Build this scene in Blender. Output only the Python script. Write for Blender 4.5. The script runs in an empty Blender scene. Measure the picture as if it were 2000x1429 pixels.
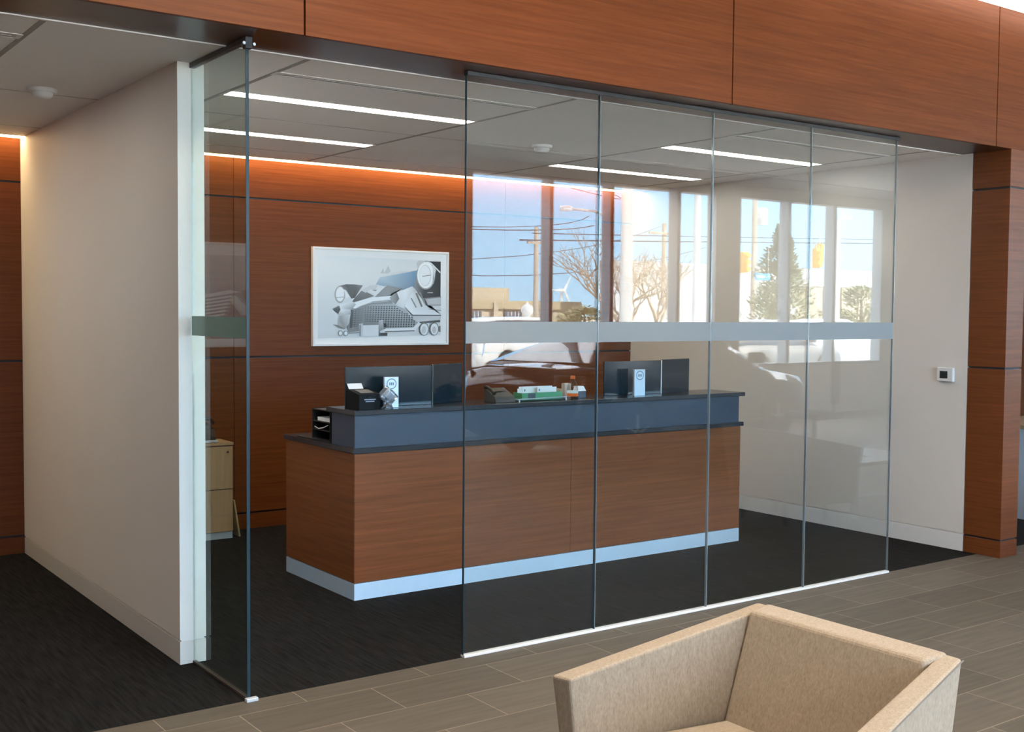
import bpy, bmesh, math, random
from mathutils import Vector, Matrix
R = math.radians
random.seed(4)
scn = bpy.context.scene
col = scn.collection

# ------------------------------------------------------------------ camera
cam_d = bpy.data.cameras.new('camera'); cam = bpy.data.objects.new('camera', cam_d); col.objects.link(cam)
F, YAW, PIT, ROL = 2249.54, 0.6244, 0.0465, 0.0083
cam_d.sensor_fit = 'HORIZONTAL'; cam_d.sensor_width = 36.0; cam_d.lens = 36.0 * F / 2000.0
cam_d.clip_start = 0.05; cam_d.clip_end = 1500
fw = Vector((math.sin(YAW) * math.cos(PIT), math.cos(YAW) * math.cos(PIT), -math.sin(PIT)))
rt = Vector((math.cos(YAW), -math.sin(YAW), 0)); up = rt.cross(fw)
r2 = rt * math.cos(ROL) + up * math.sin(ROL); u2 = -rt * math.sin(ROL) + up * math.cos(ROL)
m = Matrix((r2, u2, -fw)).transposed().to_4x4(); m.translation = (-1.891, -4.4851, 1.6286)
cam.matrix_world = m
scn.camera = cam

# ------------------------------------------------------------------ world, sun, exposure
w = bpy.data.worlds.new('sky'); scn.world = w; w.use_nodes = True
nt = w.node_tree; nt.nodes.clear()
tcw = nt.nodes.new('ShaderNodeTexCoord'); sxyz = nt.nodes.new('ShaderNodeSeparateXYZ'); nt.links.new(tcw.outputs['Generated'], sxyz.inputs[0])
sky = nt.nodes.new('ShaderNodeValToRGB'); nt.links.new(sxyz.outputs['Z'], sky.inputs[0])      # clear winter sky: pale at the horizon, blue above the roofs, whitened and brightened higher up to add indoor daylight
cr = sky.color_ramp; cr.elements[0].position = 0.0; cr.elements[0].color = (.44, .69, .89, 1); cr.elements[1].position = 1.0; cr.elements[1].color = (.62, .70, .88, 1)
for p_, c_ in ((.07, (.38, .66, .92, 1)), (.17, (.33, .60, .93, 1)), (.29, (1.26, 1.31, 1.42, 1)), (.55, (1.26, 1.31, 1.42, 1))):
    e_ = cr.elements.new(p_); e_.color = c_
bg = nt.nodes.new('ShaderNodeBackground'); bg.inputs[1].default_value = 13.2
wo = nt.nodes.new('ShaderNodeOutputWorld')
nt.links.new(sky.outputs[0], bg.inputs[0]); nt.links.new(bg.outputs[0], wo.inputs[0])
sd = bpy.data.lights.new('sun', 'SUN'); sd.energy = 52; sd.angle = R(.6); sd.color = (1, .93, .82)
so = bpy.data.objects.new('sun', sd); col.objects.link(so)
so.rotation_euler = Vector((-0.45, -0.72, -0.62)).to_track_quat('-Z', 'Y').to_euler(); so.location = (0, 30, 40)
scn.view_settings.view_transform = 'Standard'; scn.view_settings.look = 'None'
scn.view_settings.gamma = 1; scn.view_settings.use_curve_mapping = False
scn.view_settings.exposure = 0.3
LED = (1.0, .92, .82)          # warm white lamps

# ------------------------------------------------------------------ materials
MATS = {}
def mat(name, colr=(.5, .5, .5), rough=.6, metal=0., spec=.5, coat=0., noise=0., nscale=20., bump=0., emit=None, es=0.):
    if name in MATS: return MATS[name]
    m = bpy.data.materials.new(name); m.use_nodes = True; MATS[name] = m
    n = m.node_tree.nodes; l = m.node_tree.links; b = n['Principled BSDF']
    b.inputs['Base Color'].default_value = (*colr, 1); b.inputs['Roughness'].default_value = rough
    b.inputs['Metallic'].default_value = metal; b.inputs['Specular IOR Level'].default_value = spec
    b.inputs['Coat Weight'].default_value = coat
    if emit: b.inputs['Emission Color'].default_value = (*emit, 1); b.inputs['Emission Strength'].default_value = es
    if noise or bump:
        g = n.new('ShaderNodeNewGeometry'); t = n.new('ShaderNodeTexNoise'); t.inputs['Scale'].default_value = nscale; t.inputs['Detail'].default_value = 4
        l.new(g.outputs['Position'], t.inputs['Vector'])
        if noise:
            mx = n.new('ShaderNodeMix'); mx.data_type = 'RGBA'
            mx.inputs[6].default_value = (*[c * (1 - noise) for c in colr], 1); mx.inputs[7].default_value = (*[min(1, c * (1 + noise)) for c in colr], 1)
            l.new(t.outputs['Fac'], mx.inputs[0]); l.new(mx.outputs[2], b.inputs['Base Color'])
        if bump:
            bp = n.new('ShaderNodeBump'); bp.inputs['Strength'].default_value = bump; bp.inputs['Distance'].default_value = .002
            l.new(t.outputs['Fac'], bp.inputs['Height']); l.new(bp.outputs[0], b.inputs['Normal'])
    return m

def wood(name, c1, c2, stretch=(1.2, 1.2, 38), rough=.38, spec=.45):
    m = bpy.data.materials.new(name); m.use_nodes = True; MATS[name] = m
    n = m.node_tree.nodes; l = m.node_tree.links; b = n['Principled BSDF']
    g = n.new('ShaderNodeNewGeometry'); mp = n.new('ShaderNodeMapping'); mp.inputs['Scale'].default_value = stretch
    l.new(g.outputs['Position'], mp.inputs['Vector'])
    t = n.new('ShaderNodeTexNoise'); t.inputs['Scale'].default_value = 1.6; t.inputs['Detail'].default_value = 7; t.inputs['Distortion'].default_value = .35
    l.new(mp.outputs[0], t.inputs['Vector'])
    t2 = n.new('ShaderNodeTexNoise'); t2.inputs['Scale'].default_value = 9; t2.inputs['Detail'].default_value = 3
    l.new(mp.outputs[0], t2.inputs['Vector'])
    ad = n.new('ShaderNodeMath'); ad.operation = 'MULTIPLY_ADD'; ad.inputs[1].default_value = .35; l.new(t2.outputs['Fac'], ad.inputs[0]); l.new(t.outputs['Fac'], ad.inputs[2])
    rp = n.new('ShaderNodeMapRange'); rp.inputs[1].default_value = .42; rp.inputs[2].default_value = .95
    l.new(ad.outputs[0], rp.inputs[0])
    mx = n.new('ShaderNodeMix'); mx.data_type = 'RGBA'; mx.inputs[6].default_value = (*c1, 1); mx.inputs[7].default_value = (*c2, 1)
    l.new(rp.outputs[0], mx.inputs[0]); l.new(mx.outputs[2], b.inputs['Base Color'])
    b.inputs['Roughness'].default_value = rough; b.inputs['Specular IOR Level'].default_value = spec
    return m

def glass(name, tint=(.95, .975, .97), extra=0.):
    """thin architectural glass: every face of the pane reflects by Fresnel and lets the rest straight through"""
    m = bpy.data.materials.new(name); m.use_nodes = True; MATS[name] = m
    n = m.node_tree.nodes; l = m.node_tree.links; n.clear()
    o = n.new('ShaderNodeOutputMaterial'); g = n.new('ShaderNodeNewGeometry')
    ior = n.new('ShaderNodeMapRange'); ior.inputs[3].default_value = 1.52; ior.inputs[4].default_value = 1 / 1.52
    l.new(g.outputs['Backfacing'], ior.inputs[0])
    fr = n.new('ShaderNodeFresnel'); l.new(ior.outputs[0], fr.inputs['IOR'])
    ad = n.new('ShaderNodeMath'); ad.operation = 'ADD'; ad.inputs[1].default_value = extra; l.new(fr.outputs[0], ad.inputs[0])
    tr = n.new('ShaderNodeBsdfTransparent'); tr.inputs[0].default_value = (*tint, 1)
    gl = n.new('ShaderNodeBsdfGlossy'); gl.inputs['Roughness'].default_value = 0.0
    mx = n.new('ShaderNodeMixShader'); l.new(ad.outputs[0], mx.inputs[0]); l.new(tr.outputs[0], mx.inputs[1]); l.new(gl.outputs[0], mx.inputs[2])
    l.new(mx.outputs[0], o.inputs[0])
    return m

def frosted(name, colr, clear=.25, transl=.45):
    m = bpy.data.materials.new(name); m.use_nodes = True; MATS[name] = m
    n = m.node_tree.nodes; l = m.node_tree.links; n.clear()
    o = n.new('ShaderNodeOutputMaterial')
    d = n.new('ShaderNodeBsdfDiffuse'); d.inputs[0].default_value = (*colr, 1)
    t = n.new('ShaderNodeBsdfTranslucent'); t.inputs[0].default_value = (*colr, 1)
    p = n.new('ShaderNodeBsdfTransparent')
    a = n.new('ShaderNodeMixShader'); a.inputs[0].default_value = transl; l.new(d.outputs[0], a.inputs[1]); l.new(t.outputs[0], a.inputs[2])
    b = n.new('ShaderNodeMixShader'); b.inputs[0].default_value = clear; l.new(a.outputs[0], b.inputs[1]); l.new(p.outputs[0], b.inputs[2])
    l.new(b.outputs[0], o.inputs[0])
    return m

def carpet_mat():
    m = bpy.data.materials.new('carpet'); m.use_nodes = True; MATS['carpet'] = m
    n = m.node_tree.nodes; l = m.node_tree.links; b = n['Principled BSDF']
    g = n.new('ShaderNodeNewGeometry'); mp = n.new('ShaderNodeMapping'); mp.inputs['Scale'].default_value = (70, 5, 1)
    l.new(g.outputs['Position'], mp.inputs['Vector'])
    t = n.new('ShaderNodeTexNoise'); t.inputs['Scale'].default_value = 1; t.inputs['Detail'].default_value = 5; l.new(mp.outputs[0], t.inputs['Vector'])
    t2 = n.new('ShaderNodeTexNoise'); t2.inputs['Scale'].default_value = 260; l.new(g.outputs['Position'], t2.inputs['Vector'])
    ml = n.new('ShaderNodeMath'); ml.operation = 'MULTIPLY'; l.new(t.outputs['Fac'], ml.inputs[0]); l.new(t2.outputs['Fac'], ml.inputs[1])
    rp = n.new('ShaderNodeMapRange'); rp.inputs[1].default_value = .13; rp.inputs[2].default_value = .42; l.new(ml.outputs[0], rp.inputs[0])
    mx = n.new('ShaderNodeMix'); mx.data_type = 'RGBA'; mx.inputs[6].default_value = (.0058, .0058, .0062, 1); mx.inputs[7].default_value = (.026, .025, .0245, 1)
    l.new(rp.outputs[0], mx.inputs[0]); l.new(mx.outputs[2], b.inputs['Base Color']); b.inputs['Roughness'].default_value = 1; b.inputs['Specular IOR Level'].default_value = .1
    bp = n.new('ShaderNodeBump'); bp.inputs['Strength'].default_value = .6; bp.inputs['Distance'].default_value = .003; l.new(ml.outputs[0], bp.inputs['Height']); l.new(bp.outputs[0], b.inputs['Normal'])
    return m

def tile_mat():
    m = bpy.data.materials.new('floor_tile'); m.use_nodes = True; MATS['tile'] = m
    n = m.node_tree.nodes; l = m.node_tree.links; b = n['Principled BSDF']
    g = n.new('ShaderNodeNewGeometry'); mp = n.new('ShaderNodeMapping'); mp.inputs['Location'].default_value = (.105, .15, 0)
    l.new(g.outputs['Position'], mp.inputs['Vector'])
    br = n.new('ShaderNodeTexBrick'); br.inputs['Scale'].default_value = 1; br.inputs['Brick Width'].default_value = .6; br.inputs['Row Height'].default_value = .3
    br.inputs['Mortar Size'].default_value = .0022; br.inputs['Mortar Smooth'].default_value = .1; br.offset = .5; br.inputs['Bias'].default_value = 0
    br.inputs['Color1'].default_value = (.108, .092, .072, 1); br.inputs['Color2'].default_value = (.138, .117, .092, 1); br.inputs['Mortar'].default_value = (.30, .25, .19, 1)
    l.new(mp.outputs[0], br.inputs['Vector'])
    m2 = n.new('ShaderNodeMapping'); m2.inputs['Scale'].default_value = (2, 22, 1); l.new(g.outputs['Position'], m2.inputs['Vector'])
    t = n.new('ShaderNodeTexNoise'); t.inputs['Scale'].default_value = 1.5; t.inputs['Detail'].default_value = 6; l.new(m2.outputs[0], t.inputs['Vector'])
    rp = n.new('ShaderNodeMapRange'); rp.inputs[1].default_value = .3; rp.inputs[2].default_value = .7; rp.inputs[3].default_value = .85; rp.inputs[4].default_value = 1.12
    l.new(t.outputs['Fac'], rp.inputs[0])
    mx = n.new('ShaderNodeVectorMath'); mx.operation = 'SCALE'; l.new(br.outputs['Color'], mx.inputs[0]); l.new(rp.outputs[0], mx.inputs['Scale'])
    l.new(mx.outputs[0], b.inputs['Base Color']); b.inputs['Roughness'].default_value = .6; b.inputs['Specular IOR Level'].default_value = .22
    bp = n.new('ShaderNodeBump'); bp.inputs['Strength'].default_value = .4; bp.inputs['Distance'].default_value = .002; bp.invert = True
    l.new(br.outputs['Fac'], bp.inputs['Height']); l.new(bp.outputs[0], b.inputs['Normal'])
    return m

def fabric_mat():
    m = bpy.data.materials.new('chair_fabric'); m.use_nodes = True; MATS['fabric'] = m
    n = m.node_tree.nodes; l = m.node_tree.links; b = n['Principled BSDF']
    tc = n.new('ShaderNodeTexCoord')
    mp = n.new('ShaderNodeMapping'); mp.inputs['Scale'].default_value = (1, 1, .35); l.new(tc.outputs['Object'], mp.inputs['Vector'])
    t = n.new('ShaderNodeTexNoise'); t.inputs['Scale'].default_value = 230; t.inputs['Detail'].default_value = 3; l.new(mp.outputs[0], t.inputs['Vector'])
    t3 = n.new('ShaderNodeTexNoise'); t3.inputs['Scale'].default_value = 95; t3.inputs['Detail'].default_value = 2; l.new(mp.outputs[0], t3.inputs['Vector'])
    ad = n.new('ShaderNodeMath'); ad.operation = 'MULTIPLY_ADD'; ad.inputs[1].default_value = .5; l.new(t3.outputs['Fac'], ad.inputs[0]); l.new(t.outputs['Fac'], ad.inputs[2])
    rp = n.new('ShaderNodeMapRange'); rp.inputs[1].default_value = .5; rp.inputs[2].default_value = 1.0; l.new(ad.outputs[0], rp.inputs[0])
    mx = n.new('ShaderNodeMix'); mx.data_type = 'RGBA'; mx.inputs[6].default_value = (.275, .215, .155, 1); mx.inputs[7].default_value = (.39, .315, .235, 1)
    l.new(rp.outputs[0], mx.inputs[0]); l.new(mx.outputs[2], b.inputs['Base Color']); b.inputs['Roughness'].default_value = .95
    b.inputs['Sheen Weight'].default_value = .15; b.inputs['Specular IOR Level'].default_value = .15
    bp = n.new('ShaderNodeBump'); bp.inputs['Strength'].default_value = .35; bp.inputs['Distance'].default_value = .0015; l.new(ad.outputs[0], bp.inputs['Height']); l.new(bp.outputs[0], b.inputs['Normal'])
    return m

def ink_mat(name='print_ink'):
    m = bpy.data.materials.new(name); m.use_nodes = True
    n = m.node_tree.nodes; l = m.node_tree.links; b = n['Principled BSDF']
    a = n.new('ShaderNodeVertexColor'); a.layer_name = 'ink'; l.new(a.outputs[0], b.inputs['Base Color']); b.inputs['Roughness'].default_value = .5
    b.inputs['Specular IOR Level'].default_value = .25
    return m

WOOD = wood('wood_panel', (.108, .0295, .0078), (.178, .051, .0142), spec=.12, rough=.42)
DESKW = wood('desk_veneer', (.150, .046, .0135), (.245, .080, .027), spec=.25)
WOODP = wood('wood_pillar', (.115, .032, .0085), (.195, .058, .0165), rough=.36, spec=.3)
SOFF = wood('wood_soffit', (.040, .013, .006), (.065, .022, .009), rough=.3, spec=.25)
GLASS = glass('partition_glass'); GLASSG = glass('return_glass', (.84, .90, .88)); WGLASS = glass('window_glass', (.97, .98, .98))
FROST = frosted('frosted_film', (.44, .48, .50)); FROSTG = frosted('frosted_film_green', (.33, .43, .40), .3, .5)
CARPET = carpet_mat(); TILE = tile_mat(); FABRIC = fabric_mat(); INK = ink_mat()
WHITE = mat('white_paint', (.87, .865, .85), .55, noise=.02, nscale=3)
WTRIM = mat('white_trim', (.72, .72, .71), .4)
DRY = mat('beige_wall_paint', (.70, .67, .635), .6, noise=.02, nscale=2)
CEIL = mat('ceiling_tile', (.86, .84, .81), .9, noise=.03, nscale=90)
CEIL2 = mat('lobby_ceiling_tile', (.84, .83, .80), .9, noise=.03, nscale=60)
GREYC = mat('grey_soffit_paint', (.30, .31, .32), .8)
GRID = mat('ceiling_grid', (.33, .32, .30), .6)
BLACK = mat('black_metal', (.012, .013, .016), .35, spec=.5)
REV = mat('dark_reveal', (.012, .013, .018), .5)
ALU = mat('sky_tinted_aluminium', (.62, .79, .95), .5, metal=.6, noise=.03, nscale=40)  # brushed toe kick metal, blue sky reflection put into its base colour
ALUF = mat('satin_aluminium', (.62, .68, .74), .4, metal=.3)
LEDM = mat('led_diffuser', (.9, .9, .9), .5, emit=LED, es=13.0)
LEDW = mat('led_wall_slot', (.9, .9, .9), .5, emit=(1.0, .69, .34), es=10)
LEDC = mat('led_cove', (.9, .9, .9), .5, emit=LED, es=3.5)
LEDS = mat('downlight_lens', (.9, .9, .9), .5, emit=LED, es=14)
NAVY = mat('navy_laminate', (.036, .055, .088), .38, spec=.5)
SLATE = mat('dark_solid_surface', (.028, .032, .040), .22, spec=.5, noise=.15, nscale=150)
SCREEN = mat('dark_glossy_screen', (.009, .021, .033), .12, spec=.7)
MAPLE = wood('pale_maple', (.42, .27, .14), (.50, .33, .18), stretch=(30, 30, 1.5), rough=.5)
PLASW = mat('white_plastic', (.72, .73, .74), .4)
BLKP = mat('black_plastic', (.012, .012, .013), .4)
PAPER = mat('white_paper', (.78, .80, .82), .7)
MULL = mat('window_frame_grey', (.44, .48, .52), .45)

# ------------------------------------------------------------------ mesh helpers
class MB:
    def __init__(s): s.bm = bmesh.new()
    def quad(s, pts, mi=0):
        f = s.bm.faces.new([s.bm.verts.new(p) for p in pts]); f.material_index = mi; return f
    def box(s, x0, x1, y0, y1, z0, z1, bev=0., mi=0, rot=None, seg=2):
        b = bmesh.new(); bmesh.ops.create_cube(b, size=1)
        for v in b.verts: v.co = Vector((x0 + (v.co.x + .5) * (x1 - x0), y0 + (v.co.y + .5) * (y1 - y0), z0 + (v.co.z + .5) * (z1 - z0)))
        if bev: bmesh.ops.bevel(b, geom=b.edges[:], offset=bev, segments=seg, affect='EDGES', profile=.5)
        for f in b.faces: f.material_index = mi; f.smooth = False
        if rot: bmesh.ops.transform(b, matrix=rot, verts=b.verts[:])
        s.merge(b); return s
    def merge(s, b):
        me = bpy.data.meshes.new('t'); b.to_mesh(me); b.free(); s.bm.from_mesh(me); bpy.data.meshes.remove(me)
    def lathe(s, prof, c=(0, 0, 0), n=24, axis='Z', mi=0, smooth=True):
        rings = []
        for (r, h) in prof:
            ring = []
            for i in range(n):
                a = 2 * math.pi * i / n; p = Vector((r * math.cos(a), r * math.sin(a), h))
                if axis == 'Y': p = Vector((p.x, p.z, p.y))
                if axis == 'X': p = Vector((p.z, p.x, p.y))
                ring.append(s.bm.verts.new(p + Vector(c)))
            rings.append(ring)
        for a, b in zip(rings, rings[1:]):
            for i in range(n):
                f = s.bm.faces.new((a[i], a[(i + 1) % n], b[(i + 1) % n], b[i])); f.smooth = smooth; f.material_index = mi
        for ring in (rings[0], rings[-1]):
            try: f = s.bm.faces.new(ring); f.material_index = mi
            except ValueError: pass
        return s
    def tube(s, pts, rad, n=8, mi=0):
        pts = [Vector(p) for p in pts]; k = len(pts)
        rr = rad if isinstance(rad, (list, tuple)) else [rad] * k
        prev = None; ref = Vector((0.31, .2, .93))
        for i, p in enumerate(pts):
            d = (pts[min(i + 1, k - 1)] - pts[max(i - 1, 0)]).normalized()
            rf = ref if abs(d.dot(ref.normalized())) < .95 else Vector((1, 0, 0))
            a = d.cross(rf).normalized(); b = d.cross(a)
            ring = [s.bm.verts.new(p + (a * math.cos(2 * math.pi * j / n) + b * math.sin(2 * math.pi * j / n)) * rr[i]) for j in range(n)]
            if prev:
                for j in range(n):
                    f = s.bm.faces.new((prev[j], prev[(j + 1) % n], ring[(j + 1) % n], ring[j])); f.smooth = True; f.material_index = mi
            elif n > 3: s.bm.faces.new(ring).material_index = mi
            prev = ring
        if n > 3: s.bm.faces.new(prev).material_index = mi
        return s
    def prism(s, poly, axis, a0, a1, mi=0, bev=0.):
        """poly of 2D points, extruded along axis ('X','Y','Z') from a0 to a1"""
        def P(p, a):
            return {'X': (a, p[0], p[1]), 'Y': (p[0], a, p[1]), 'Z': (p[0], p[1], a)}[axis]
        b = bmesh.new()
        v0 = [b.verts.new(P(p, a0)) for p in poly]; v1 = [b.verts.new(P(p, a1)) for p in poly]
        b.faces.new(v0); b.faces.new(v1[::-1])
        for i in range(len(poly)): b.faces.new((v0[i], v0[(i + 1) % len(poly)], v1[(i + 1) % len(poly)], v1[i]))
        bmesh.ops.recalc_face_normals(b, faces=b.faces[:])
        if bev: bmesh.ops.bevel(b, geom=b.edges[:], offset=bev, segments=2, affect='EDGES', profile=.5)
        for f in b.faces: f.material_index = mi
        s.merge(b); return s
    def hexa(s, lo, hi, bev=0., mi=0, seg=3):
        """eight corners: four below, four above, bevelled"""
        b = bmesh.new(); a = [b.verts.new(p) for p in lo]; c = [b.verts.new(p) for p in hi]
        b.faces.new(a[::-1]); b.faces.new(c)
        for i in range(4): b.faces.new((a[i], a[(i + 1) % 4], c[(i + 1) % 4], c[i]))
        bmesh.ops.recalc_face_normals(b, faces=b.faces[:])
        if bev: bmesh.ops.bevel(b, geom=b.edges[:], offset=bev, segments=seg, affect='EDGES', profile=.5)
        for f in b.faces: f.material_index = mi
        s.merge(b); return s

def obj(name, mb, mats, parent=None):
    if not isinstance(mats, (list, tuple)): mats = [mats]
    bm = mb.bm if isinstance(mb, MB) else mb
    me = bpy.data.meshes.new(name); o = bpy.data.objects.new(name, me)
    if parent is None:           # origin at the base centre
        xs = [v.co.x for v in bm.verts]; ys = [v.co.y for v in bm.verts]; zs = [v.co.z for v in bm.verts]
        c = Vector(((min(xs) + max(xs)) / 2, (min(ys) + max(ys)) / 2, min(zs)))
        bmesh.ops.translate(bm, vec=-c, verts=bm.verts[:]); o.location = c
    bm.to_mesh(me); bm.free()
    for mm in mats: me.materials.append(mm)
    col.objects.link(o)
    if parent is not None: o.parent = parent
    return o
def tag(o, label=None, cat=None, group=None, kind=None):
    if label: o['label'] = label
    if cat: o['category'] = cat
    if group: o['group'] = group
    if kind: o['kind'] = kind
    return o
def thing(name, label, cat, loc=(0, 0, 0), rz=0., group=None):
    o = bpy.data.objects.new(name, None); col.objects.link(o); o.empty_display_size = .1
    o.location = loc; o.rotation_euler = (0, 0, rz)
    return tag(o, label, cat, group)
def struct(name, mb, mats, parent=None, label=None, cat=None):
    o = obj(name, mb, mats, parent)
    if parent is None: tag(o, label, cat, kind='structure')
    return o
def copy_tree(root, loc, rz, label, group=None):
    r = root.copy(); col.objects.link(r); r.location = loc; r.rotation_euler = (0, 0, rz); r['label'] = label
    if group: r['group'] = group
    for ch in list(root.children):
        c = ch.copy(); col.objects.link(c); c.parent = r
        for g in ch.children:
            d = g.copy(); col.objects.link(d); d.parent = c
    return r

H = 2.74; DY = 3.582; WX = 5.284
# ------------------------------------------------------------------ the building shell
struct('floor', MB().box(-7, 14, 0, DY + .2, -.1, 0), CARPET, label='dark charcoal streaked carpet of the glass-fronted office', cat='floor')
struct('floor', MB().box(-7, 22, -8.25, 0, -.1, 0), TILE, label='brown plank-look porcelain tile floor of the lobby', cat='floor')

def wood_wall(name, x0, x1, y, zrows, joints, top, thick=.02, facing=-1, label=None, mt=None):
    """panelled wall facing -y: panels stand proud of a dark backing so the joints are real gaps"""
    root = bpy.data.objects.new(name, None); col.objects.link(root); root.location = (x0, y, 0)
    tag(root, label, 'wall', kind='structure')
    b = MB().box(0, x1 - x0, thick, thick + .12, 0, top); obj('backing', b, REV, root)
    xs = [x0] + [j for j in joints if x0 < j < x1] + [x1]
    for (z0, z1) in zrows:
        for a, c in zip(xs, xs[1:]):
            obj('panel', MB().box(a - x0 + (.002 if a != x0 else 0), c - x0 - (.002 if c != x1 else 0), 0, thick, z0, z1, .001, seg=1), mt or WOOD, root)
    return root
rows = [(0.0, .112), (.126, 1.274), (1.288, 2.448), (2.462, 2.95)]
wood_wall('wall_back', -7, WX, DY, rows, [1.40 + 2.435 * k for k in range(-4, 4)], 3.6, label='wood panelled back wall with dark horizontal reveals')
wood_wall('wall_back', WX + .25, 14, DY, rows, [7.8, 10.2, 12.6], 3.6, label='wood panelled wall seen beyond the pillar at the right edge')

# left partition, right wall
pw = MB().box(-.068, .0554, .63, DY, .115, H + .2).box(-.060, .0474, .638, DY, .0, .12)
struct('wall_left', pw, WHITE, label='white partition wall end-on to the lobby, left of the desk', cat='wall')
struct('baseboard_left', MB().box(-.068, .0554, .63, DY, 0, .106, .001), WTRIM, label='flush white baseboard of the left partition wall', cat='baseboard')
struct('wall_right', MB().box(WX, WX + .20, .11, DY + .02, .125, H + .2).box(WX + .008, WX + .20, .11, DY, 0, .13), DRY, label='beige drywall on the right side of the office', cat='wall')
struct('baseboard_right', MB().box(WX, WX + .05, .11, DY, 0, .116, .001), WTRIM, label='flush pale baseboard along the right office wall', cat='baseboard')

# wood clad pillar
pil = bpy.data.objects.new('wall_pillar', None); col.objects.link(pil); pil.location = (WX, -.17, 0)
tag(pil, 'wood-clad pillar with dark reveals at the right end of the glass front', 'pillar', kind='structure')
obj('backing', MB().box(.008, .192, .008, .26, 0, H), REV, pil)
for z0, z1 in ((0, .112), (.124, 1.272), (1.286, 2.480), (2.494, H)):
    obj('panel', MB().box(0, .2, 0, .275, z0, z1, .0015, seg=1), WOODP, pil)

# fascia above the opening with wooden soffit
fas = bpy.data.objects.new('wall_fascia', None); col.objects.link(fas); fas.location = (0, -.17, H)
tag(fas, 'wide wood panelled fascia above the glass partition', 'wall', kind='structure')
obj('backing', MB().box(-7, 14, .02, .36, .004, .95), REV, fas)
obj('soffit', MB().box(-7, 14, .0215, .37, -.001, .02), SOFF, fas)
js = [-7] + [.173 + 2.467 * k for k in range(-2, 5)] + [14]
for a, c in zip(js, js[1:]):
    obj('panel', MB().box(a + .004, c - .004, 0, .02, -.001, .92, .001, seg=1), WOOD, fas)

# office ceilings
ce = struct('ceiling', MB().box(-7, WX + .2, .20, 3.44, H, H + .06), CEIL, label='grey tiled ceiling of the glass-fronted office', cat='ceiling')
co = ce.location
g = MB()
for x in (-3.79, -2.26, -.735, .385, 1.905, 3.44, 4.97):
    g.box(x - .012 - co.x, x + .012 - co.x, .20 - co.y, 3.44 - co.y, H - .0015 - co.z, H + .002 - co.z)
for y in (1.83, 3.04):
    g.box(-7 - co.x, WX - co.x, y - .004 - co.y, y + .004 - co.y, H - .001 - co.z, H + .002 - co.z)
obj('ceiling_grid', g, GRID, ce)
obj('edge_trim', MB().box(-7 - co.x, WX - co.x, .196 - co.y, .215 - co.y, H - .006 - co.z, H + .002 - co.z), WTRIM, ce)
struct('ceiling', MB().box(WX + .2, 14, .20, 3.6, H, H + .06), CEIL, label='tiled ceiling of the next office beyond the pillar', cat='ceiling')
# lobby ceiling
struct('ceiling', MB().box(-7, 22, -7.15, -.36, 3.64, 3.72), CEIL2, label='high white tiled ceiling of the lobby', cat='ceiling')
struct('ceiling', MB().box(-7, 22, -8.1, -7.15, 3.63, 3.72), GREYC, label='grey painted ceiling strip along the lobby windows', cat='ceiling')
struct('roof', MB().box(-7.3, 22.3, -8.6, DY + .3, 3.86, 4.2), GREYC, label='flat roof over lobby and offices', cat='roof')
struct('wall_left', MB().box(-7.2, -7, -8.2, DY + .2, 0, 3.86), WOOD, label='wood-clad end wall of the lobby on the far left', cat='wall')
struct('wall_right', MB().box(22, 22.2, -8.2, .2, 0, 3.86), WHITE, label='white end wall of the lobby on the far right', cat='wall')
struct('wall_right', MB().box(14, 14.2, -.1, DY + .2, 0, 3.86), WHITE, label='white side wall of the next office', cat='wall')
struct('wall_front', MB().box(14, 22.2, 0, .2, 0, 3.86), WHITE, label='white lobby wall beyond the offices', cat='wall')

# window wall of the lobby (y = -8): sill wall, head, piers, window groups
ww = MB().box(-7, 22, -8.12, -8.0, -.1, .80).box(-7, 22, -8.12, -8.0, 3.46, 3.9)
groups = [(-1.7, .55, 2), (1.15, 5.85, 4), (6.42, 10.96, 4), (11.42, 15.0, 3), (15.5, 20.5, 4)]
edges = [-7] + [q for gq in groups for q in gq[:2]] + [22]
for a, c in zip(edges[0::2], edges[1::2]): ww.box(a, c, -8.12, -8.0, .8, 3.46)
struct('wall_front', ww, DRY, label='lobby window wall with sill and piers', cat='wall')
for i, (a, c, n) in enumerate(groups):
    root = bpy.data.objects.new('window_%d' % (i + 1), None); col.objects.link(root); root.location = (a, -8.0, .8)
    tag(root, 'bank of tall lobby windows with grey frames', 'window', kind='structure')
    W = c - a; hh = 2.66; f = MB()
    f.box(0, W, -.20, 0, 0, .05, .004); f.box(0, W, -.20, .0, hh - .02, hh, .004)
    if i == 2: ms = [0, 1.33, 2.42, 3.72, W]
    elif i == 3: ms = [0, 1.17, 2.30, W]
    else: ms = [W * k / n for k in range(n + 1)]
    for k, x in enumerate(ms):
        wd = .04 if k in (0, n) else .034
        x0 = max(0, x - wd); x1 = min(W, x + wd)
        f.box(x0, x1, -.20, .0, 0, hh, .004)
    obj('window_frame', f, MULL, root)
    for k in range(n):
        obj('pane', MB().box(ms[k] + .03, ms[k + 1] - .03, -.165, -.155, .045, hh - .018), WGLASS, root)

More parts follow.
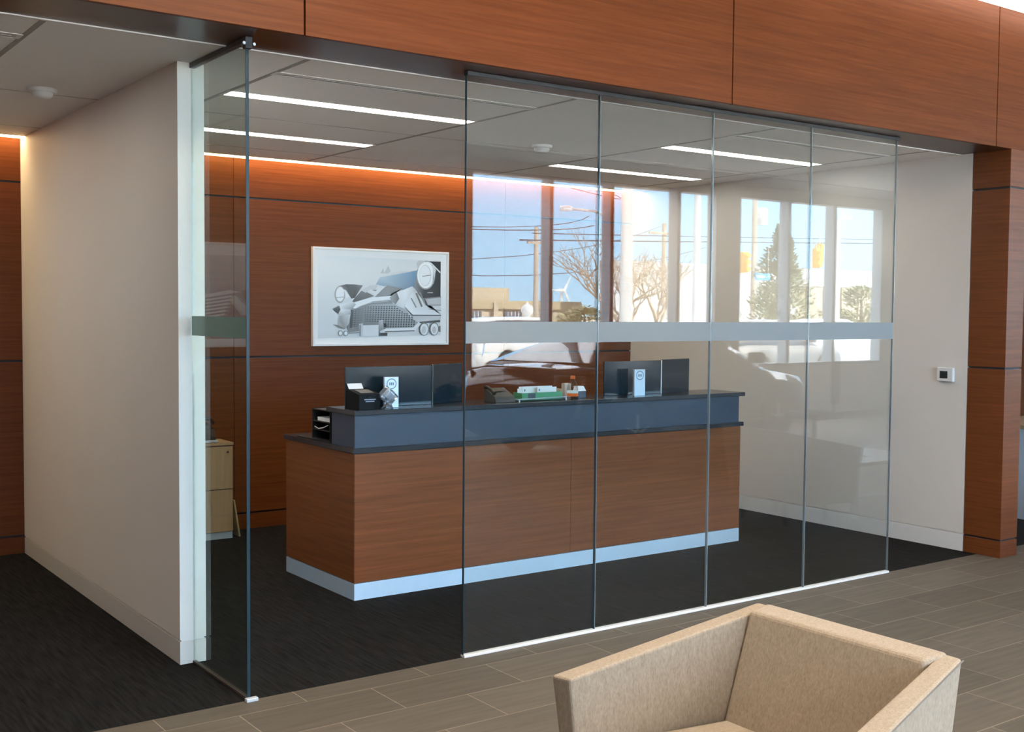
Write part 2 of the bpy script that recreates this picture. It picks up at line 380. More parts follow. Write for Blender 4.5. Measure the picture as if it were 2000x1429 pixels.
# ------------------------------------------------------------------ glass partition
XS = [1.0653, 1.8697, 2.6738, 3.4841, 4.2896]
EDGE = mat('polished_glass_edge', (.22, .27, .30), .12, spec=.8, metal=.35)
EDGED = mat('dark_glass_edge', (.018, .040, .055), .3, spec=.2)
lab = ['clear glass panel at the left end of the long partition, beside the doorway', 'second clear glass panel from the doorway, in front of the desk middle',
       'third clear glass panel from the doorway, covering the right end of the desk', 'clear glass panel at the right end of the partition, before the beige wall']
for i in range(4):
    a, c = XS[i], XS[i + 1]
    t = thing('glass_panel', lab[i], 'glass panel', ((a + c) / 2, 0, .012), group='clear panels of the long glass partition')
    hw = (c - a) / 2
    obj('pane', MB().box(-hw + .002, hw - .002, -.006, .006, 0, H - .030), GLASS, t)
    e = MB().box(-hw + .0005, -hw + .0035, -.0066, .0066, 0, H - .030).box(hw - .0035, hw - .0005, -.0066, .0066, 0, H - .030)
    obj('polished_edge', e, [EDGED, EDGE, EDGE, EDGE][i], t)
    obj('frosted_band', MB().box(-hw + .004, hw - .004, -.0075, -.0066, 1.470, 1.572), FROST, t)
struct('trim_1', MB().box(XS[0], XS[-1], -.018, .014, 0, .013, .002), WTRIM, label='thin white floor channel under the glass partition', cat='trim')
struct('trim_2', MB().box(XS[0], XS[-1] + .01, -.016, .016, H - .022, H - .001, .002), BLACK, label='thin black head channel above the glass partition', cat='trim')
t = thing('glass_panel', 'greenish glass return pane joining the end of the white partition wall', 'glass panel', (0, .318, .012))
obj('pane', MB().box(-.006, .006, -.312, .308, 0, H - .03), GLASSG, t)
obj('polished_edge', MB().box(-.0068, .0068, -.3165, -.312, 0, H - .03), EDGED, t)
obj('frosted_band', MB().box(-.0078, -.0068, -.31, .306, 1.500, 1.588), FROSTG, t)
struct('trim_3', MB().box(-.012, .012, 0, .63, H - .024, H - .001, .002), BLACK, label='black head channel above the glass return', cat='trim')
struct('trim_4', MB().box(-.009, .009, 0, .63, 0, .012, .002), mat('dark_bronze', (.10, .075, .065), .4, metal=.3), label='dark bronze floor channel under the glass return', cat='trim')
tag(obj('floor_clip', MB().box(-.022, .030, -.030, -.004, 0, .016, .003), ALUF), 'small shiny metal clip at the foot of the glass return', 'clip')
t = thing('patch_fitting', 'small dark pivot fitting at the top corner of the glass return', 'fitting', (0, 0, H - .05))
obj('body', MB().box(-.016, .016, -.014, .014, 0, .05, .003), BLACK, t)
for sx in (-1, 1): obj('screw', MB().lathe([(.006, 0), (.008, .004), (.004, .007)], (sx * .022, -.02, .02), 10, 'Y'), ALUF, t)

# ------------------------------------------------------------------ ceiling items
def strip_light(x0, x1, y, label, group='recessed linear ceiling lights', lit=True, wd=.06):
    t = thing('linear_ceiling_light' if lit else 'air_diffuser', label, 'ceiling light' if lit else 'air vent', ((x0 + x1) / 2, y, H), group=group)
    h = (x1 - x0) / 2
    fr = MB().box(-h, h, -wd - .008, -wd, -.003, .012).box(-h, h, wd, wd + .008, -.003, .012).box(-h - .02, -h, -wd - .008, wd + .008, -.003, .012).box(h, h + .02, -wd - .008, wd + .008, -.003, .012)
    obj('frame', fr, WTRIM, t)
    obj('lens' if lit else 'slot', MB().box(-h, h, -wd, wd, -.002, .010), LEDM if lit else mat('diffuser_white', (.68, .68, .67), .6), t)
    if not lit: obj('slot_blade', MB().box(-h + .02, h - .02, -.006, .006, -.0045, -.002), GRID, t)
    return t
strip_light(.40, 1.885, 1.205, 'lit linear ceiling light nearest the glass, over the left end of the desk')
strip_light(.40, 1.885, 2.425, 'lit linear ceiling light over the left side, nearer the back wall')
strip_light(3.455, 4.955, 1.19, 'lit linear ceiling light nearest the glass, over the right side of the office')
strip_light(3.455, 4.955, 2.425, 'lit linear ceiling light on the right side, nearer the back wall')
strip_light(-2.24, -.765, 1.205, 'lit linear ceiling light of the left office, just out of the frame')
strip_light(-2.24, -.765, 2.425, 'lit linear ceiling light of the left office, nearer its back wall')
strip_light(-5.29, -3.81, 1.205, 'lit linear ceiling light at the far end of the left office')
strip_light(.40, 1.885, .60, 'unlit white slot diffuser in the ceiling above the doorway', 'ceiling slot diffusers', False, .03)
strip_light(3.455, 4.955, .58, 'unlit white slot diffuser in the ceiling behind the right glass panels', 'ceiling slot diffusers', False, .03)
strip_light(-2.24, -.76, .57, 'dark slot diffuser in the ceiling at the top left corner', 'ceiling slot diffusers', False, .035)
def slot(x0, x1, label):
    t = thing('wall_slot_light', label, 'light', ((x0 + x1) / 2, 3.51, H), group='light slots along the wood wall')
    h = (x1 - x0) / 2
    obj('lens', MB().box(-h, h, -.07, .066, .0, .012), LEDW, t)
    obj('frame', MB().box(-h, h, -.078, -.07, -.003, .03), WTRIM, t)
slot(.0554, WX, 'continuous glowing light slot where ceiling meets the wood wall behind the desk')
slot(-7, -.068, 'glowing light slot over the wood wall left of the white partition')
def smoke(x, y, label):
    t = thing('smoke_detector', label, 'smoke detector', (x, y, H), group='ceiling smoke detectors')
    obj('base', MB().lathe([(.072, 0), (.072, -.012), (.06, -.018)], n=28), PLASW, t)
    obj('sensor_head', MB().lathe([(.052, -.018), (.05, -.034), (.036, -.046), (.012, -.05)], n=28), PLASW, t)
smoke(-.385, 1.70, 'white round smoke detector on the ceiling left of the partition wall')
smoke(2.78, 1.68, 'white round smoke detector on the ceiling above the desk')
# lobby cove beside the fascia
t = thing('cove_light', 'bright warm cove light along the top of the wood fascia', 'light', (3.5, -.27, 3.64))
obj('lens', MB().box(-10.4, 10.4, -.085, .095, 0, .012), LEDC, t)
obj('frame', MB().box(-10.4, 10.4, -.093, -.085, -.004, .03), WTRIM, t)
for i, (x, y, lb) in enumerate(((7.28, -7.62, 'left one of the close pair of downlights reflected near the window head'), (7.48, -7.62, 'right one of the close pair of downlights reflected near the window head'),
                    (9.93, -7.60, 'round downlight in the grey ceiling strip near the window middle'), (12.63, -7.62, 'round lobby downlight reflected in the fourth panel, upper left'),
                    (12.38, -6.06, 'round lobby downlight reflected at the right end of the glass, upper one'), (14.8, -7.6, 'round lobby downlight reflected at the right end of the glass, lower one'),
                    (-2.6, -2.2, 'round lobby downlight above and left of the viewpoint'), (6.6, -2.5, 'round lobby downlight above the coffee table'))):
    z = 3.63 if y < -7.15 else 3.64
    t = thing('downlight', lb, 'downlight', (x, y, z), group='round downlights in the lobby ceiling')
    obj('trim_ring', MB().lathe([(.06, .004), (.075, 0), (.075, -.006), (.06, -.006)], n=20), WTRIM, t)
    obj('lens', MB().lathe([(.058, .0), (.058, -.004)], n=20), LEDS, t)
    ld = bpy.data.lights.new('downlight_lamp', 'AREA'); ld.shape = 'DISK'; ld.size = .11; ld.energy = 16; ld.color = LED; ld.spread = R(110)
    lo_ = bpy.data.objects.new('downlight_lamp', ld); col.objects.link(lo_); lo_.parent = t; lo_.location = (0, 0, -.012)

t = thing('fill_panel_light', 'added square fill light panel at the lobby ceiling above the foreground armchair', 'ceiling light', (.45, -2.35, 3.64))  # unseen panel added to light the top of the armchair softly
obj('lens', MB().box(-.59, .59, -.59, .59, -.004, .008), mat('fill_panel_glow', (.9, .9, .9), .5, emit=(1, .86, .68), es=24), t)
obj('frame', MB().box(-.61, .61, -.61, -.59, -.008, .008).box(-.61, .61, .59, .61, -.008, .008).box(-.61, -.59, -.59, .59, -.008, .008).box(.59, .61, -.59, .59, -.008, .008), WTRIM, t)
# ------------------------------------------------------------------ reception desk
t = thing('reception_desk', 'wood reception desk with navy raised counter and aluminium toe kick', 'desk', (2.70, 1.68, 0))
def L(x, y): return x - 2.70, y - 1.68
x0, y0 = L(1.147, 1.231); x1, y1 = L(4.252, 2.13)
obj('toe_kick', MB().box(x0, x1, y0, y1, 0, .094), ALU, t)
obj('front_panel', MB().box(x0 + .0, (x0 + x1) / 2 - .001, y0, y0 + .022, .098, .828, .001, seg=1), DESKW, t)
obj('front_panel', MB().box((x0 + x1) / 2 + .001, x1, y0, y0 + .022, .098, .828, .001, seg=1), DESKW, t)
obj('end_panel', MB().box(x0, x0 + .022, y0 + .0225, y1, .098, .828, .001, seg=1), DESKW, t)
obj('end_panel', MB().box(x1 - .022, x1, y0 + .0225, y1, .098, .828, .001, seg=1), DESKW, t)
obj('carcass', MB().box(x0 + .023, x1 - .023, y0 + .023, y0 + .30, .094, .829).box(x0 + .023, x0 + .40, y0 + .30, y1 - .01, .094, .829).box(x1 - .40, x1 - .023, y0 + .30, y1 - .01, .094, .829), REV, t)
obj('worktop', MB().box(x0 - .012, x1 + .020, y0 - .012, y1 + .015, .830, .860, .003), SLATE, t)
cx0, cy1 = L(1.152, 1.52)
obj('counter_riser', MB().box(cx0, x1 - .012, y0 + .008, cy1, .860, 1.044, .001), NAVY, t)
obj('counter_top', MB().box(cx0 - .012, x1 + .030, y0 - .012, cy1 + .05, 1.044, 1.072, .003), SLATE, t)

CT = 1.072
# folded glossy screens on the counter
def screen(xa, xb, ya, xc, yc, h, label, bright):
    t = thing('counter_screen', label, 'screen', ((xa + xb) / 2, ya, CT), group='dark folded screens on the counter')
    ox = (xa + xb) / 2
    obj('screen_leaf', MB().box(xa - ox, xb - ox, -.006, .006, 0, h, .002), SCREEN, t)
    d = Vector((xc - xb, yc - ya, 0)); n = Vector((-d.y, d.x, 0)).normalized() * .006; p = Vector((xb + .008 - ox, 0, 0)); q = Vector((xc - ox, yc - ya, 0))
    lo = [p - n, q - n, q + n, p + n]
    obj('screen_leaf', MB().hexa(lo, [v + Vector((0, 0, h + .004)) for v in lo], .002, seg=1), SCREEN, t)
    obj('hinge_strip', MB().box(xb + .001 - ox, xb + .007 - ox, -.008, .008, 0, h), PAPER if bright else BLACK, t)
screen(1.185, 1.765, 1.42, 2.06, 1.535, .235, 'dark glossy folded screen on the left part of the counter', False)
screen(3.125, 3.64, 1.42, 4.00, 1.51, .232, 'dark glossy folded screen with pale hinge line on the right of the counter', True)

def plaque(x, y, label):
    t = thing('award_plaque', label, 'plaque', (x, y, CT), rz=R(-6), group='slim silver plaques on the counter')
    m_ = mat('brushed_silver', (.52, .60, .68), .38, metal=.5)
    obj('slab', MB().box(-.045, .045, -.010, .010, 0, .178, .002), m_, t)
    em = MB()
    ring = MB()
    for r0, r1 in ((.026, .031),):
        n = 28
        for i in range(n):
            a, b = 2 * math.pi * i / n, 2 * math.pi * (i + 1) / n
            ring.quad([(r0 * math.cos(a), -.0106, .138 + r0 * math.sin(a)), (r1 * math.cos(a), -.0106, .138 + r1 * math.sin(a)), (r1 * math.cos(b), -.0106, .138 + r1 * math.sin(b)), (r0 * math.cos(b), -.0106, .138 + r0 * math.sin(b))])
    for k in (-1, 0, 1): ring.box(k * .011 - .0035, k * .011 + .0035, -.011, -.0104, .130, .146)
    obj('round_emblem', ring, mat('engraved_blue', (.10, .14, .22), .5), t)
plaque(1.435, 1.33, 'slim silver plaque with round emblem behind the crystal cube')
plaque(3.36, 1.33, 'slim silver plaque with round emblem before the right screen')

# card box
t = thing('card_box', 'black card drop box with white card at the left end of the counter', 'box', (1.250, 1.245, CT))
BOXM = mat('black_board', (.006, .009, .012), .6, spec=.15)
pr = MB().prism([(0, 0), (.158, 0), (.158, .116), (0, .088)], 'X', -.068, .068, bev=.0015); obj('box_body', pr, BOXM, t)
obj('top_label', MB().hexa([(-.04, .03, .0945), (.045, .03, .0945), (.045, .11, .1086), (-.04, .11, .1086)], [(-.04, .03, .0952), (.045, .03, .0952), (.045, .11, .1093), (-.04, .11, .1093)]), mat('grey_label', (.20, .19, .17), .5), t)
obj('slot', MB().box(-.008, .010, -.001, .001, .070, .073), REV, t)
mk = MB()
for z, a, b in ((.056, -.034, .040), (.045, -.026, .030)):
    x = a
    while x < b:
        wd = random.uniform(.003, .007); mk.box(x, min(x + wd, b), -.0006, .0002, z, z + .006); x += wd + .0015
obj('white_lettering', mk, mat('pale_print', (.35, .42, .52), .6), t)
obj('white_card', MB().box(-.045, .048, .0, .0015, 0, .040, rot=Matrix.Translation((-.015, .134, .111)) @ Matrix.Rotation(R(-40), 4, 'X')), PAPER, t)

# crystal cube
CR = bpy.data.materials.new('crystal'); CR.use_nodes = True
b = CR.node_tree.nodes['Principled BSDF']; b.inputs['Transmission Weight'].default_value = .92; b.inputs['Roughness'].default_value = .03; b.inputs['IOR'].default_value = 1.5; b.inputs['Base Color'].default_value = (.86, .93, 1, 1)
t = thing('crystal_award', 'tilted clear crystal cube on a small foot beside the card box', 'award', (1.385, 1.275, CT))
rot = Matrix.Translation((0, 0, .074)) @ Matrix.Rotation(R(20), 4, 'Z') @ Matrix.Rotation(R(38), 4, 'Y') @ Matrix.Rotation(R(22), 4, 'X')
obj('cube', MB().box(-.036, .036, -.036, .036, -.036, .036, .005, rot=rot), CR, t)
obj('etched_core', MB().box(-.016, .016, -.016, .016, -.020, .022, .003, rot=rot), mat('etched', (.55, .68, .80), .4, metal=.3), t)
obj('foot', MB().hexa([(-.032, -.022, 0), (.026, -.022, 0), (.026, .022, 0), (-.032, .022, 0)], [(-.006, -.01, .034), (.014, -.01, .034), (.014, .01, .034), (-.006, .01, .034)], .003), CR, t)

# letter tray with green box and papers
t = thing('letter_tray', 'low dark tray on the counter middle holding papers', 'tray', (2.52, 1.335, CT))
obj('tray_base', MB().box(-.20, .18, -.05, .10, .0, .006, .002), BLKP, t)
obj('tray_rim', MB().tube([(-.20, -.05, .016), (.18, -.05, .020), (.18, .10, .020), (-.20, .10, .016), (-.20, -.05, .016)], .004, 6), ALUF, t)
obj('tray_leg', MB().box(-.198, -.190, -.052, -.046, .0, .016), ALUF, t); obj('tray_leg', MB().box(.172, .180, -.052, -.046, .0, .020), ALUF, t)
t = thing('brochure_box', 'long green box with open top lying in the tray', 'box', (2.525, 1.335, CT + .0065))
gm = mat('green_card', (.07, .29, .15), .6)
obj('box_wall', MB().box(-.165, .155, -.03, -.027, 0, .046).box(-.165, .155, .06, .063, 0, .046).box(-.165, -.162, -.027, .06, 0, .046).box(.152, .155, -.027, .06, 0, .046).box(-.162, .152, -.027, .06, 0, .003), gm, t)
obj('printed_panel', MB().box(-.12, -.06, -.0315, -.0302, .004, .042), mat('dark_print', (.05, .07, .09), .6), t)
for i, (a, c, h, lb) in enumerate(((-.135, .13, .077, 'tall white folded brochure at the back of the green box'), (-.125, -.06, .074, 'small white leaflet with grey print in the green box'), (-.155, -.10, .066, 'short white leaflet at the left end of the green box'), (-.02, .135, .072, 'pale blue white brochure leaning at the front of the green box'))):
    yy = (.045, .02, .032, .006)[i]
    tt = thing('brochure', lb, 'brochure', (2.525, 1.335 + yy, CT + .0105), group='brochures in the green box')
    obj('sheet', MB().box(a, c, -.001, .001, 0, h), PAPER, tt)
    if i in (1, 3): obj('printed_mark', MB().box(a + .012, a + .022, -.0016, -.0011, .048, .062), mat('blue_print', (.15, .25, .38), .6), tt)
t = thing('desk_phone', 'grey desk phone console left of the paper tray on the counter', 'phone', (2.235, 1.36, CT))
obj('body', MB().prism([(-.06, 0), (.07, 0), (.07, .085), (-.045, .035)], 'X', -.075, .075, bev=.003), mat('warm_grey_plastic', (.07, .066, .062), .6), t)
obj('display', MB().hexa([(-.05, .012, .0655), (.045, .012, .0655), (.045, .055, .083), (-.05, .055, .083)], [(-.05, .012, .067), (.045, .012, .067), (.045, .055, .0845), (-.05, .055, .0845)]), BLKP, t)
obj('handset', MB().tube([(-.068, -.03, .055), (-.068, 0, .075), (-.068, .04, .09), (-.068, .065, .088)], [.014, .010, .010, .014], 8), BLKP, t)
# bottle
t = thing('drink_bottle', 'clear drink bottle with orange cap and orange label', 'bottle', (2.765, 1.305, CT))
bm_ = glass('bottle_plastic', (.93, .92, .90)); bm_ = MATS['bottle_plastic']
obj('bottle_body', MB().lathe([(.028, 0), (.036, .006), (.036, .05), (.036, .072), (.034, .085), (.024, .108), (.013, .126), (.0125, .138)], n=24), bm_, t)
obj('label_sleeve', MB().lathe([(.0366, .020), (.0366, .040)], n=24), mat('orange_label', (.62, .13, .02), .5), t)
obj('label_stripe', MB().lathe([(.0366, .0405), (.0366, .056)], n=24), mat('white_label', (.62, .74, .82), .5), t)
obj('cap', MB().lathe([(.0155, .132), (.0155, .149), (.012, .152)], n=18), mat('orange_cap', (.62, .12, .015), .4), t)
t = thing('small_carton', 'small white and dark carton just right of the bottle', 'box', (2.885, 1.38, CT))
obj('carton_base', MB().box(-.032, .032, -.025, .025, 0, .045, .002), mat('dark_carton', (.05, .08, .11), .5), t)
obj('carton_lid', MB().hexa([(-.034, -.027, .0455), (.034, -.027, .0455), (.034, .027, .0455), (-.034, .027, .0455)], [(-.034, -.02, .078), (.018, -.02, .078), (.018, .02, .078), (-.034, .02, .078)], .002), PAPER, t)
tag(obj('note_box', MB().box(2.66, 2.76, 1.40, 1.46, CT, CT + .062, .003), mat('kraft_card', (.30, .22, .14), .7)), 'brown card box behind the bottle on the counter', 'box')
tag(obj('tissue_pack', MB().box(2.80, 2.855, 1.43, 1.47, CT, CT + .094, .006), mat('cream_card', (.55, .48, .42), .7)), 'upright cream packet behind bottle and carton', 'packet')
# file organiser on the worktop behind the left end of the counter
t = thing('file_organiser', 'black tiered file organiser on the worktop at the left end', 'organiser', (1.31, 1.71, .8605))
for z in (.0, .055, .105, .175): obj('shelf', MB().box(-.125, .12, -.104, .124, z, z + .006), BLKP, t)
obj('side_panel', MB().box(-.128, .12, -.110, -.104, 0, .185), BLKP, t); obj('side_panel', MB().box(-.128, .12, .124, .130, 0, .185), BLKP, t)
obj('back_panel', MB().box(.12, .126, -.11, .13, 0, .185), BLKP, t)
tag(obj('looped_cord', MB().tube([(1.19, 1.64, .955), (1.188, 1.70, .935), (1.187, 1.76, .925), (1.187, 1.81, .935)], .003, 6), PAPER), 'pale looped cord in the lower tier of the black organiser', 'cord')
tag(obj('paper_stack', MB().box(1.195, 1.41, 1.615, 1.79, .8605 + .1115, .8605 + .134), PAPER), 'white paper stack in the black file organiser', 'paper')
tag(obj('pen_tray', MB().box(1.15, 1.165, 1.72, 1.98, .8605, .868, .002), BLKP), 'thin black strip lying on the worktop beside the organiser', 'tray')

# ------------------------------------------------------------------ filing pedestal etc.
t = thing('filing_pedestal', 'pale maple filing cabinet against the wood wall behind the glass return', 'cabinet', (1.07, 3.445, 0))
obj('plinth', MB().box(-.21, .208, -.125, .125, 0, .048), ALUF, t)
obj('body', MB().box(-.21, .21, -.118, .125, .048, .668), MAPLE, t)
obj('cabinet_top', MB().box(-.214, .214, -.136, .128, .669, .688, .002), MAPLE, t)
for z0, z1 in ((.052, .352), (.357, .662)):
    d = obj('drawer', MB().box(-.208, .208, -.134, -.118, z0, z1, .0015, seg=1), MAPLE, t)
    obj('handle_edge', MB().box(-.208, .208, -.1345, -.120, z1 + .0005, z1 + .0035), REV, d)
    if z1 > .5: obj('lock', MB().lathe([(.008, -.1345), (.008, -.139)], (.17, 0, .62), 14, 'Y'), BLACK, d)
t = thing('telephone', 'black telephone and printer base on the filing cabinet', 'telephone', (1.04, 3.44, .689))
obj('base', MB().prism([(-.09, 0), (.09, 0), (.09, .13), (-.06, .095), (-.09, .04)], 'X', -.12, .13, bev=.004), BLKP, t)
obj('handset', MB().tube([(.02, -.05, .125), (.04, -.06, .165), (.10, -.05, .172), (.125, -.04, .13)], [.018, .014, .014, .018], 8), BLKP, t)
obj('tray', MB().box(-.14, .135, -.12, .0, .003, .018, .003), ALUF, t)
tag(obj('leaning_folder', MB().box(-.006, .006, -.11, .11, 0, .27, .002, rot=Matrix.Translation((1.338, 3.44, .001)) @ Matrix.Rotation(R(-9), 4, 'Y')), mat('yellowed_card', (.50, .42, .22), .7)), 'yellowish folder leaning against the side of the filing cabinet', 'folder')

# thermostat on the right wall
t = thing('thermostat', 'small white thermostat with dark display on the right wall', 'thermostat', (WX - .001, .265, 1.172))
obj('housing', MB().box(-.028, 0, -.062, .062, 0, .098, .005), PLASW, t)
obj('display', MB().box(-.0295, -.0275, -.022, .038, .022, .072), mat('lcd', (.03, .035, .035), .2), t)

# ------------------------------------------------------------------ framed pictures
def framed(x0, x1, z0, z1, polys, label):
    y = DY; t = thing('framed_print', label, 'picture', ((x0 + x1) / 2, y - .022, z0), group='framed car photographs')
    hw = (x1 - x0) / 2; hh = z1 - z0; fr = MB(); k = .017
    fr.box(-hw, hw, -.012, .022, 0, k, .002).box(-hw, hw, -.012, .022, hh - k, hh, .002).box(-hw, -hw + k, -.012, .022, k, hh - k, .002).box(hw - k, hw, -.012, .022, k, hh - k, .002)
    obj('frame', fr, mat('white_frame', (.80, .80, .79), .4), t)
    obj('mat_board', MB().box(-hw + k, hw - k, .0, .018, k, hh - k), mat('mat_board', (.86, .89, .91), .6), t)
    bm = bmesh.new(); cl = bm.loops.layers.float_color.new('ink')
    def cv(p): return (-hw + p[0] * (x1 - x0), hh * (1 - p[1]))
    d = -.0004
    for (pts, c) in polys:
        if not isinstance(c, list): c = [c] * len(pts)
        vs = [bm.verts.new((cv(p)[0], d, cv(p)[1])) for p in pts]
        f = bm.faces.new(vs)
        for lp, cc in zip(f.loops, c): lp[cl] = (cc[0], cc[1], cc[2], 1) if isinstance(cc, tuple) else (cc * 1.12, cc * 1.20, cc * 1.26, 1)
        d -= .00003
    bmesh.ops.triangulate(bm, faces=bm.faces[:])
    o = obj('photograph', bm, INK, t)
    return t
def cp(x, y):                       # picture sheet coordinates to unit square
    u = (x - 112) / 1648.; top = 125 + 80 * u; bot = 1333
    return (u, (y - top) / (bot - top))
def P(s, c): return ([cp(*q) for q in s], c)
def EL(cx, cy, rx, ry, c, n=22, tilt=0): return ([cp(cx + rx * math.cos(2 * math.pi * i / n) * math.cos(tilt) - ry * math.sin(2 * math.pi * i / n) * math.sin(tilt), cy + rx * math.cos(2 * math.pi * i / n) * math.sin(tilt) + ry * math.sin(2 * math.pi * i / n) * math.cos(tilt)) for i in range(n)], c)
bgc = .70
pol = [P([(175, 230), (1660, 310), (1660, 1215), (175, 1240)], [.74, .66, .60, .62]),
       P([(1370, 420), (1370, 640), (1180, 660), (850, 590), (900, 500)], [(.16, .32, .52), (.16, .26, .40), (.30, .40, .50), (.36, .52, .66), (.52, .66, .76)]),
       P([(890, 460), (1000, 440), (1370, 420), (900, 505)], [.70, .68, .55, .66]),
       P([(905, 455), (940, 390), (950, 450), (1000, 360), (1030, 430), (1000, 455)], .52),
       P([(1500, 312), (1660, 318), (1660, 760), (1440, 760), (1320, 640), (1360, 440)], [.05, .04, .05, .08, .30, .22]),
       P([(980, 600), (1180, 640), (1040, 700), (1010, 750), (830, 750)], [.30, .25, .30, .35, .30]),
       P([(410, 605), (500, 585), (600, 588), (695, 600), (640, 680), (600, 750), (560, 760), (500, 660)], [.20, .14, .16, .24, .15, .10, .12, .2]),
       P([(600, 750), (690, 650), (760, 690), (830, 730), (640, 790), (560, 810)], [.16, .24, .22, .2, .15, .12]),
       P([(670, 660), (780, 600), (880, 590), (850, 650), (780, 650), (730, 690)], .60),
       P([(775, 650), (850, 680), (880, 650), (985, 600), (840, 722)], .72), P([(800, 655), (845, 670), (865, 655)], .25),
       EL(425, 710, 62, 105, .42), EL(428, 705, 48, 88, .78), P([(375, 745), (475, 735), (475, 742), (375, 752)], .35), P([(440, 615), (540, 730), (500, 760), (480, 680)], .75),
       EL(1470, 480, 122, 178, .30), EL(1468, 480, 108, 162, .82), EL(1462, 485, 78, 130, .60), EL(1458, 485, 70, 122, .76), P([(1425, 490), (1530, 475), (1530, 483), (1425, 500)], .22),
       P([(1350, 330), (1380, 300), (1470, 308), (1400, 350), (1365, 420)], .55), P([(1470, 310), (1540, 330), (1655, 440), (1655, 462), (1560, 370)], .72), P([(1540, 330), (1600, 420), (1560, 580), (1520, 640), (1570, 520), (1560, 420)], .62),
       P([(1490, 690), (1560, 690), (1560, 700), (1490, 698)], .5),
       P([(560, 890), (780, 835), (1050, 820), (1220, 900), (1290, 1020), (1370, 1055), (1330, 1135), (960, 1135), (520, 1170), (500, 1100)], [.22, .40, .5, .5, .4, .4, .4, .3, .25, .10]),
       P([(545, 880), (690, 860), (720, 1000), (700, 1080), (540, 1120)], [.12, .3, .35, .28, .1])]
for r_ in range(13):                # egg-crate grille openings
    yy = 858 + r_ * 22
    for c_ in range(24):
        xx = 590 + c_ * 32 - r_ * 2
        lo = 895 - (xx - 560) * .30 if xx < 780 else 838
        if xx > 1050: lo = 838 + (xx - 1050) * .62
        if yy < lo or (xx > 1340) or (645 < xx < 915 and yy > 1050): continue
        k = .06 + .32 * max(0, (900 - xx) / 400.)
        pol.append(P([(xx, yy), (xx + 20, yy), (xx + 20, yy + 11), (xx, yy + 11)], k))
pol += [P([(540, 890), (760, 800), (1040, 780), (1050, 825), (800, 832), (580, 900)], .30), P([(480, 860), (640, 790), (820, 745), (1030, 730), (1040, 770), (820, 790), (600, 880)], .84), P([(600, 870), (800, 800), (1000, 790), (1000, 800), (800, 815)], .45),
        P([(410, 835), (570, 795), (610, 830), (560, 890), (430, 905)], [.8, .7, .45, .35, .7]), P([(340, 882), (412, 842), (428, 890), (402, 942)], [.12, .22, .10, .08]), P([(402, 942), (428, 890), (545, 890), (550, 950), (500, 975)], [.5, .78, .6, .3, .4]),
        P([(420, 965), (545, 950), (530, 1060), (480, 1130), (390, 1085)], [.4, .62, .5, .3, .45]), P([(340, 1070), (400, 1080), (480, 1130), (400, 1110)], .22),
        EL(425, 1180, 30, 36, .25), EL(428, 1180, 18, 26, .75), EL(487, 1182, 30, 34, .28), EL(490, 1182, 18, 24, .75), P([(520, 1170), (655, 1165), (655, 1180), (520, 1188)], .3),
        P([(1100, 690), (1200, 650), (1290, 615), (1340, 660), (1300, 760), (1230, 830), (1180, 880), (1085, 835), (1130, 765)], [.75, .82, .66, .5, .6, .7, .7, .6, .8]),
        P([(1012, 752), (1050, 712), (1100, 688), (1130, 765), (1085, 835), (1040, 800)], [.40, .34, .24, .18, .28, .36]),
        P([(1290, 690), (1350, 690), (1480, 860), (1660, 875), (1660, 965), (1300, 968), (1200, 860), (1240, 790)], [.7, .55, .7, .6, .7, .78, .8, .82]),
        P([(1330, 700), (1350, 695), (1425, 860), (1405, 870)], .16), P([(1270, 760), (1285, 755), (1350, 870), (1335, 878)], .28), P([(1370, 690), (1400, 690), (1475, 850), (1455, 850)], .3),
        P([(1440, 762), (1660, 742), (1660, 852), (1485, 852)], .25), P([(1455, 775), (1660, 756), (1660, 842), (1492, 842)], .48), P([(1500, 890), (1660, 908), (1660, 918), (1500, 898)], .25),
        P([(1200, 865), (1300, 962), (1660, 968), (1660, 980), (1295, 975)], .12), P([(1290, 975), (1660, 980), (1650, 1040), (1380, 1052), (1300, 1020)], [.5, .55, .45, .55, .6]), P([(1380, 1050), (1650, 1030), (1650, 1055), (1390, 1070)], .10),
        P([(960, 1125), (1300, 1120), (1375, 1055), (1405, 1070), (1325, 1160), (940, 1170)], .72), P([(955, 1160), (1320, 1152), (1325, 1164), (950, 1172)], .15),
        EL(1442, 1140, 62, 80, .16), EL(1445, 1142, 50, 70, .70), EL(1440, 1150, 28, 45, .52), EL(1572, 1138, 60, 80, .16), EL(1575, 1140, 48, 70, .70), EL(1572, 1150, 26, 42, .5), P([(1620, 1110), (1655, 1100), (1655, 1180), (1630, 1170)], .15),
        P([(645, 1070), (690, 1060), (690, 1218), (650, 1218)], .55), P([(652, 1080), (662, 1080), (662, 1218), (652, 1218)], .10), P([(690, 1085), (878, 1082), (878, 1218), (690, 1218)], .68), P([(878, 1030), (935, 1020), (935, 1140), (895, 1160), (905, 1218), (878, 1218)], [.5, .6, .35, .2, .1, .1]), P([(940, 1060), (975, 1075), (975, 1115), (945, 1110)], .06), P([(895, 1180), (985, 1178), (985, 1217), (900, 1217)], .07)]
framed(2.02, 3.25, 1.358, 2.118, pol, 'white framed black and white photograph of a chrome classic car front')
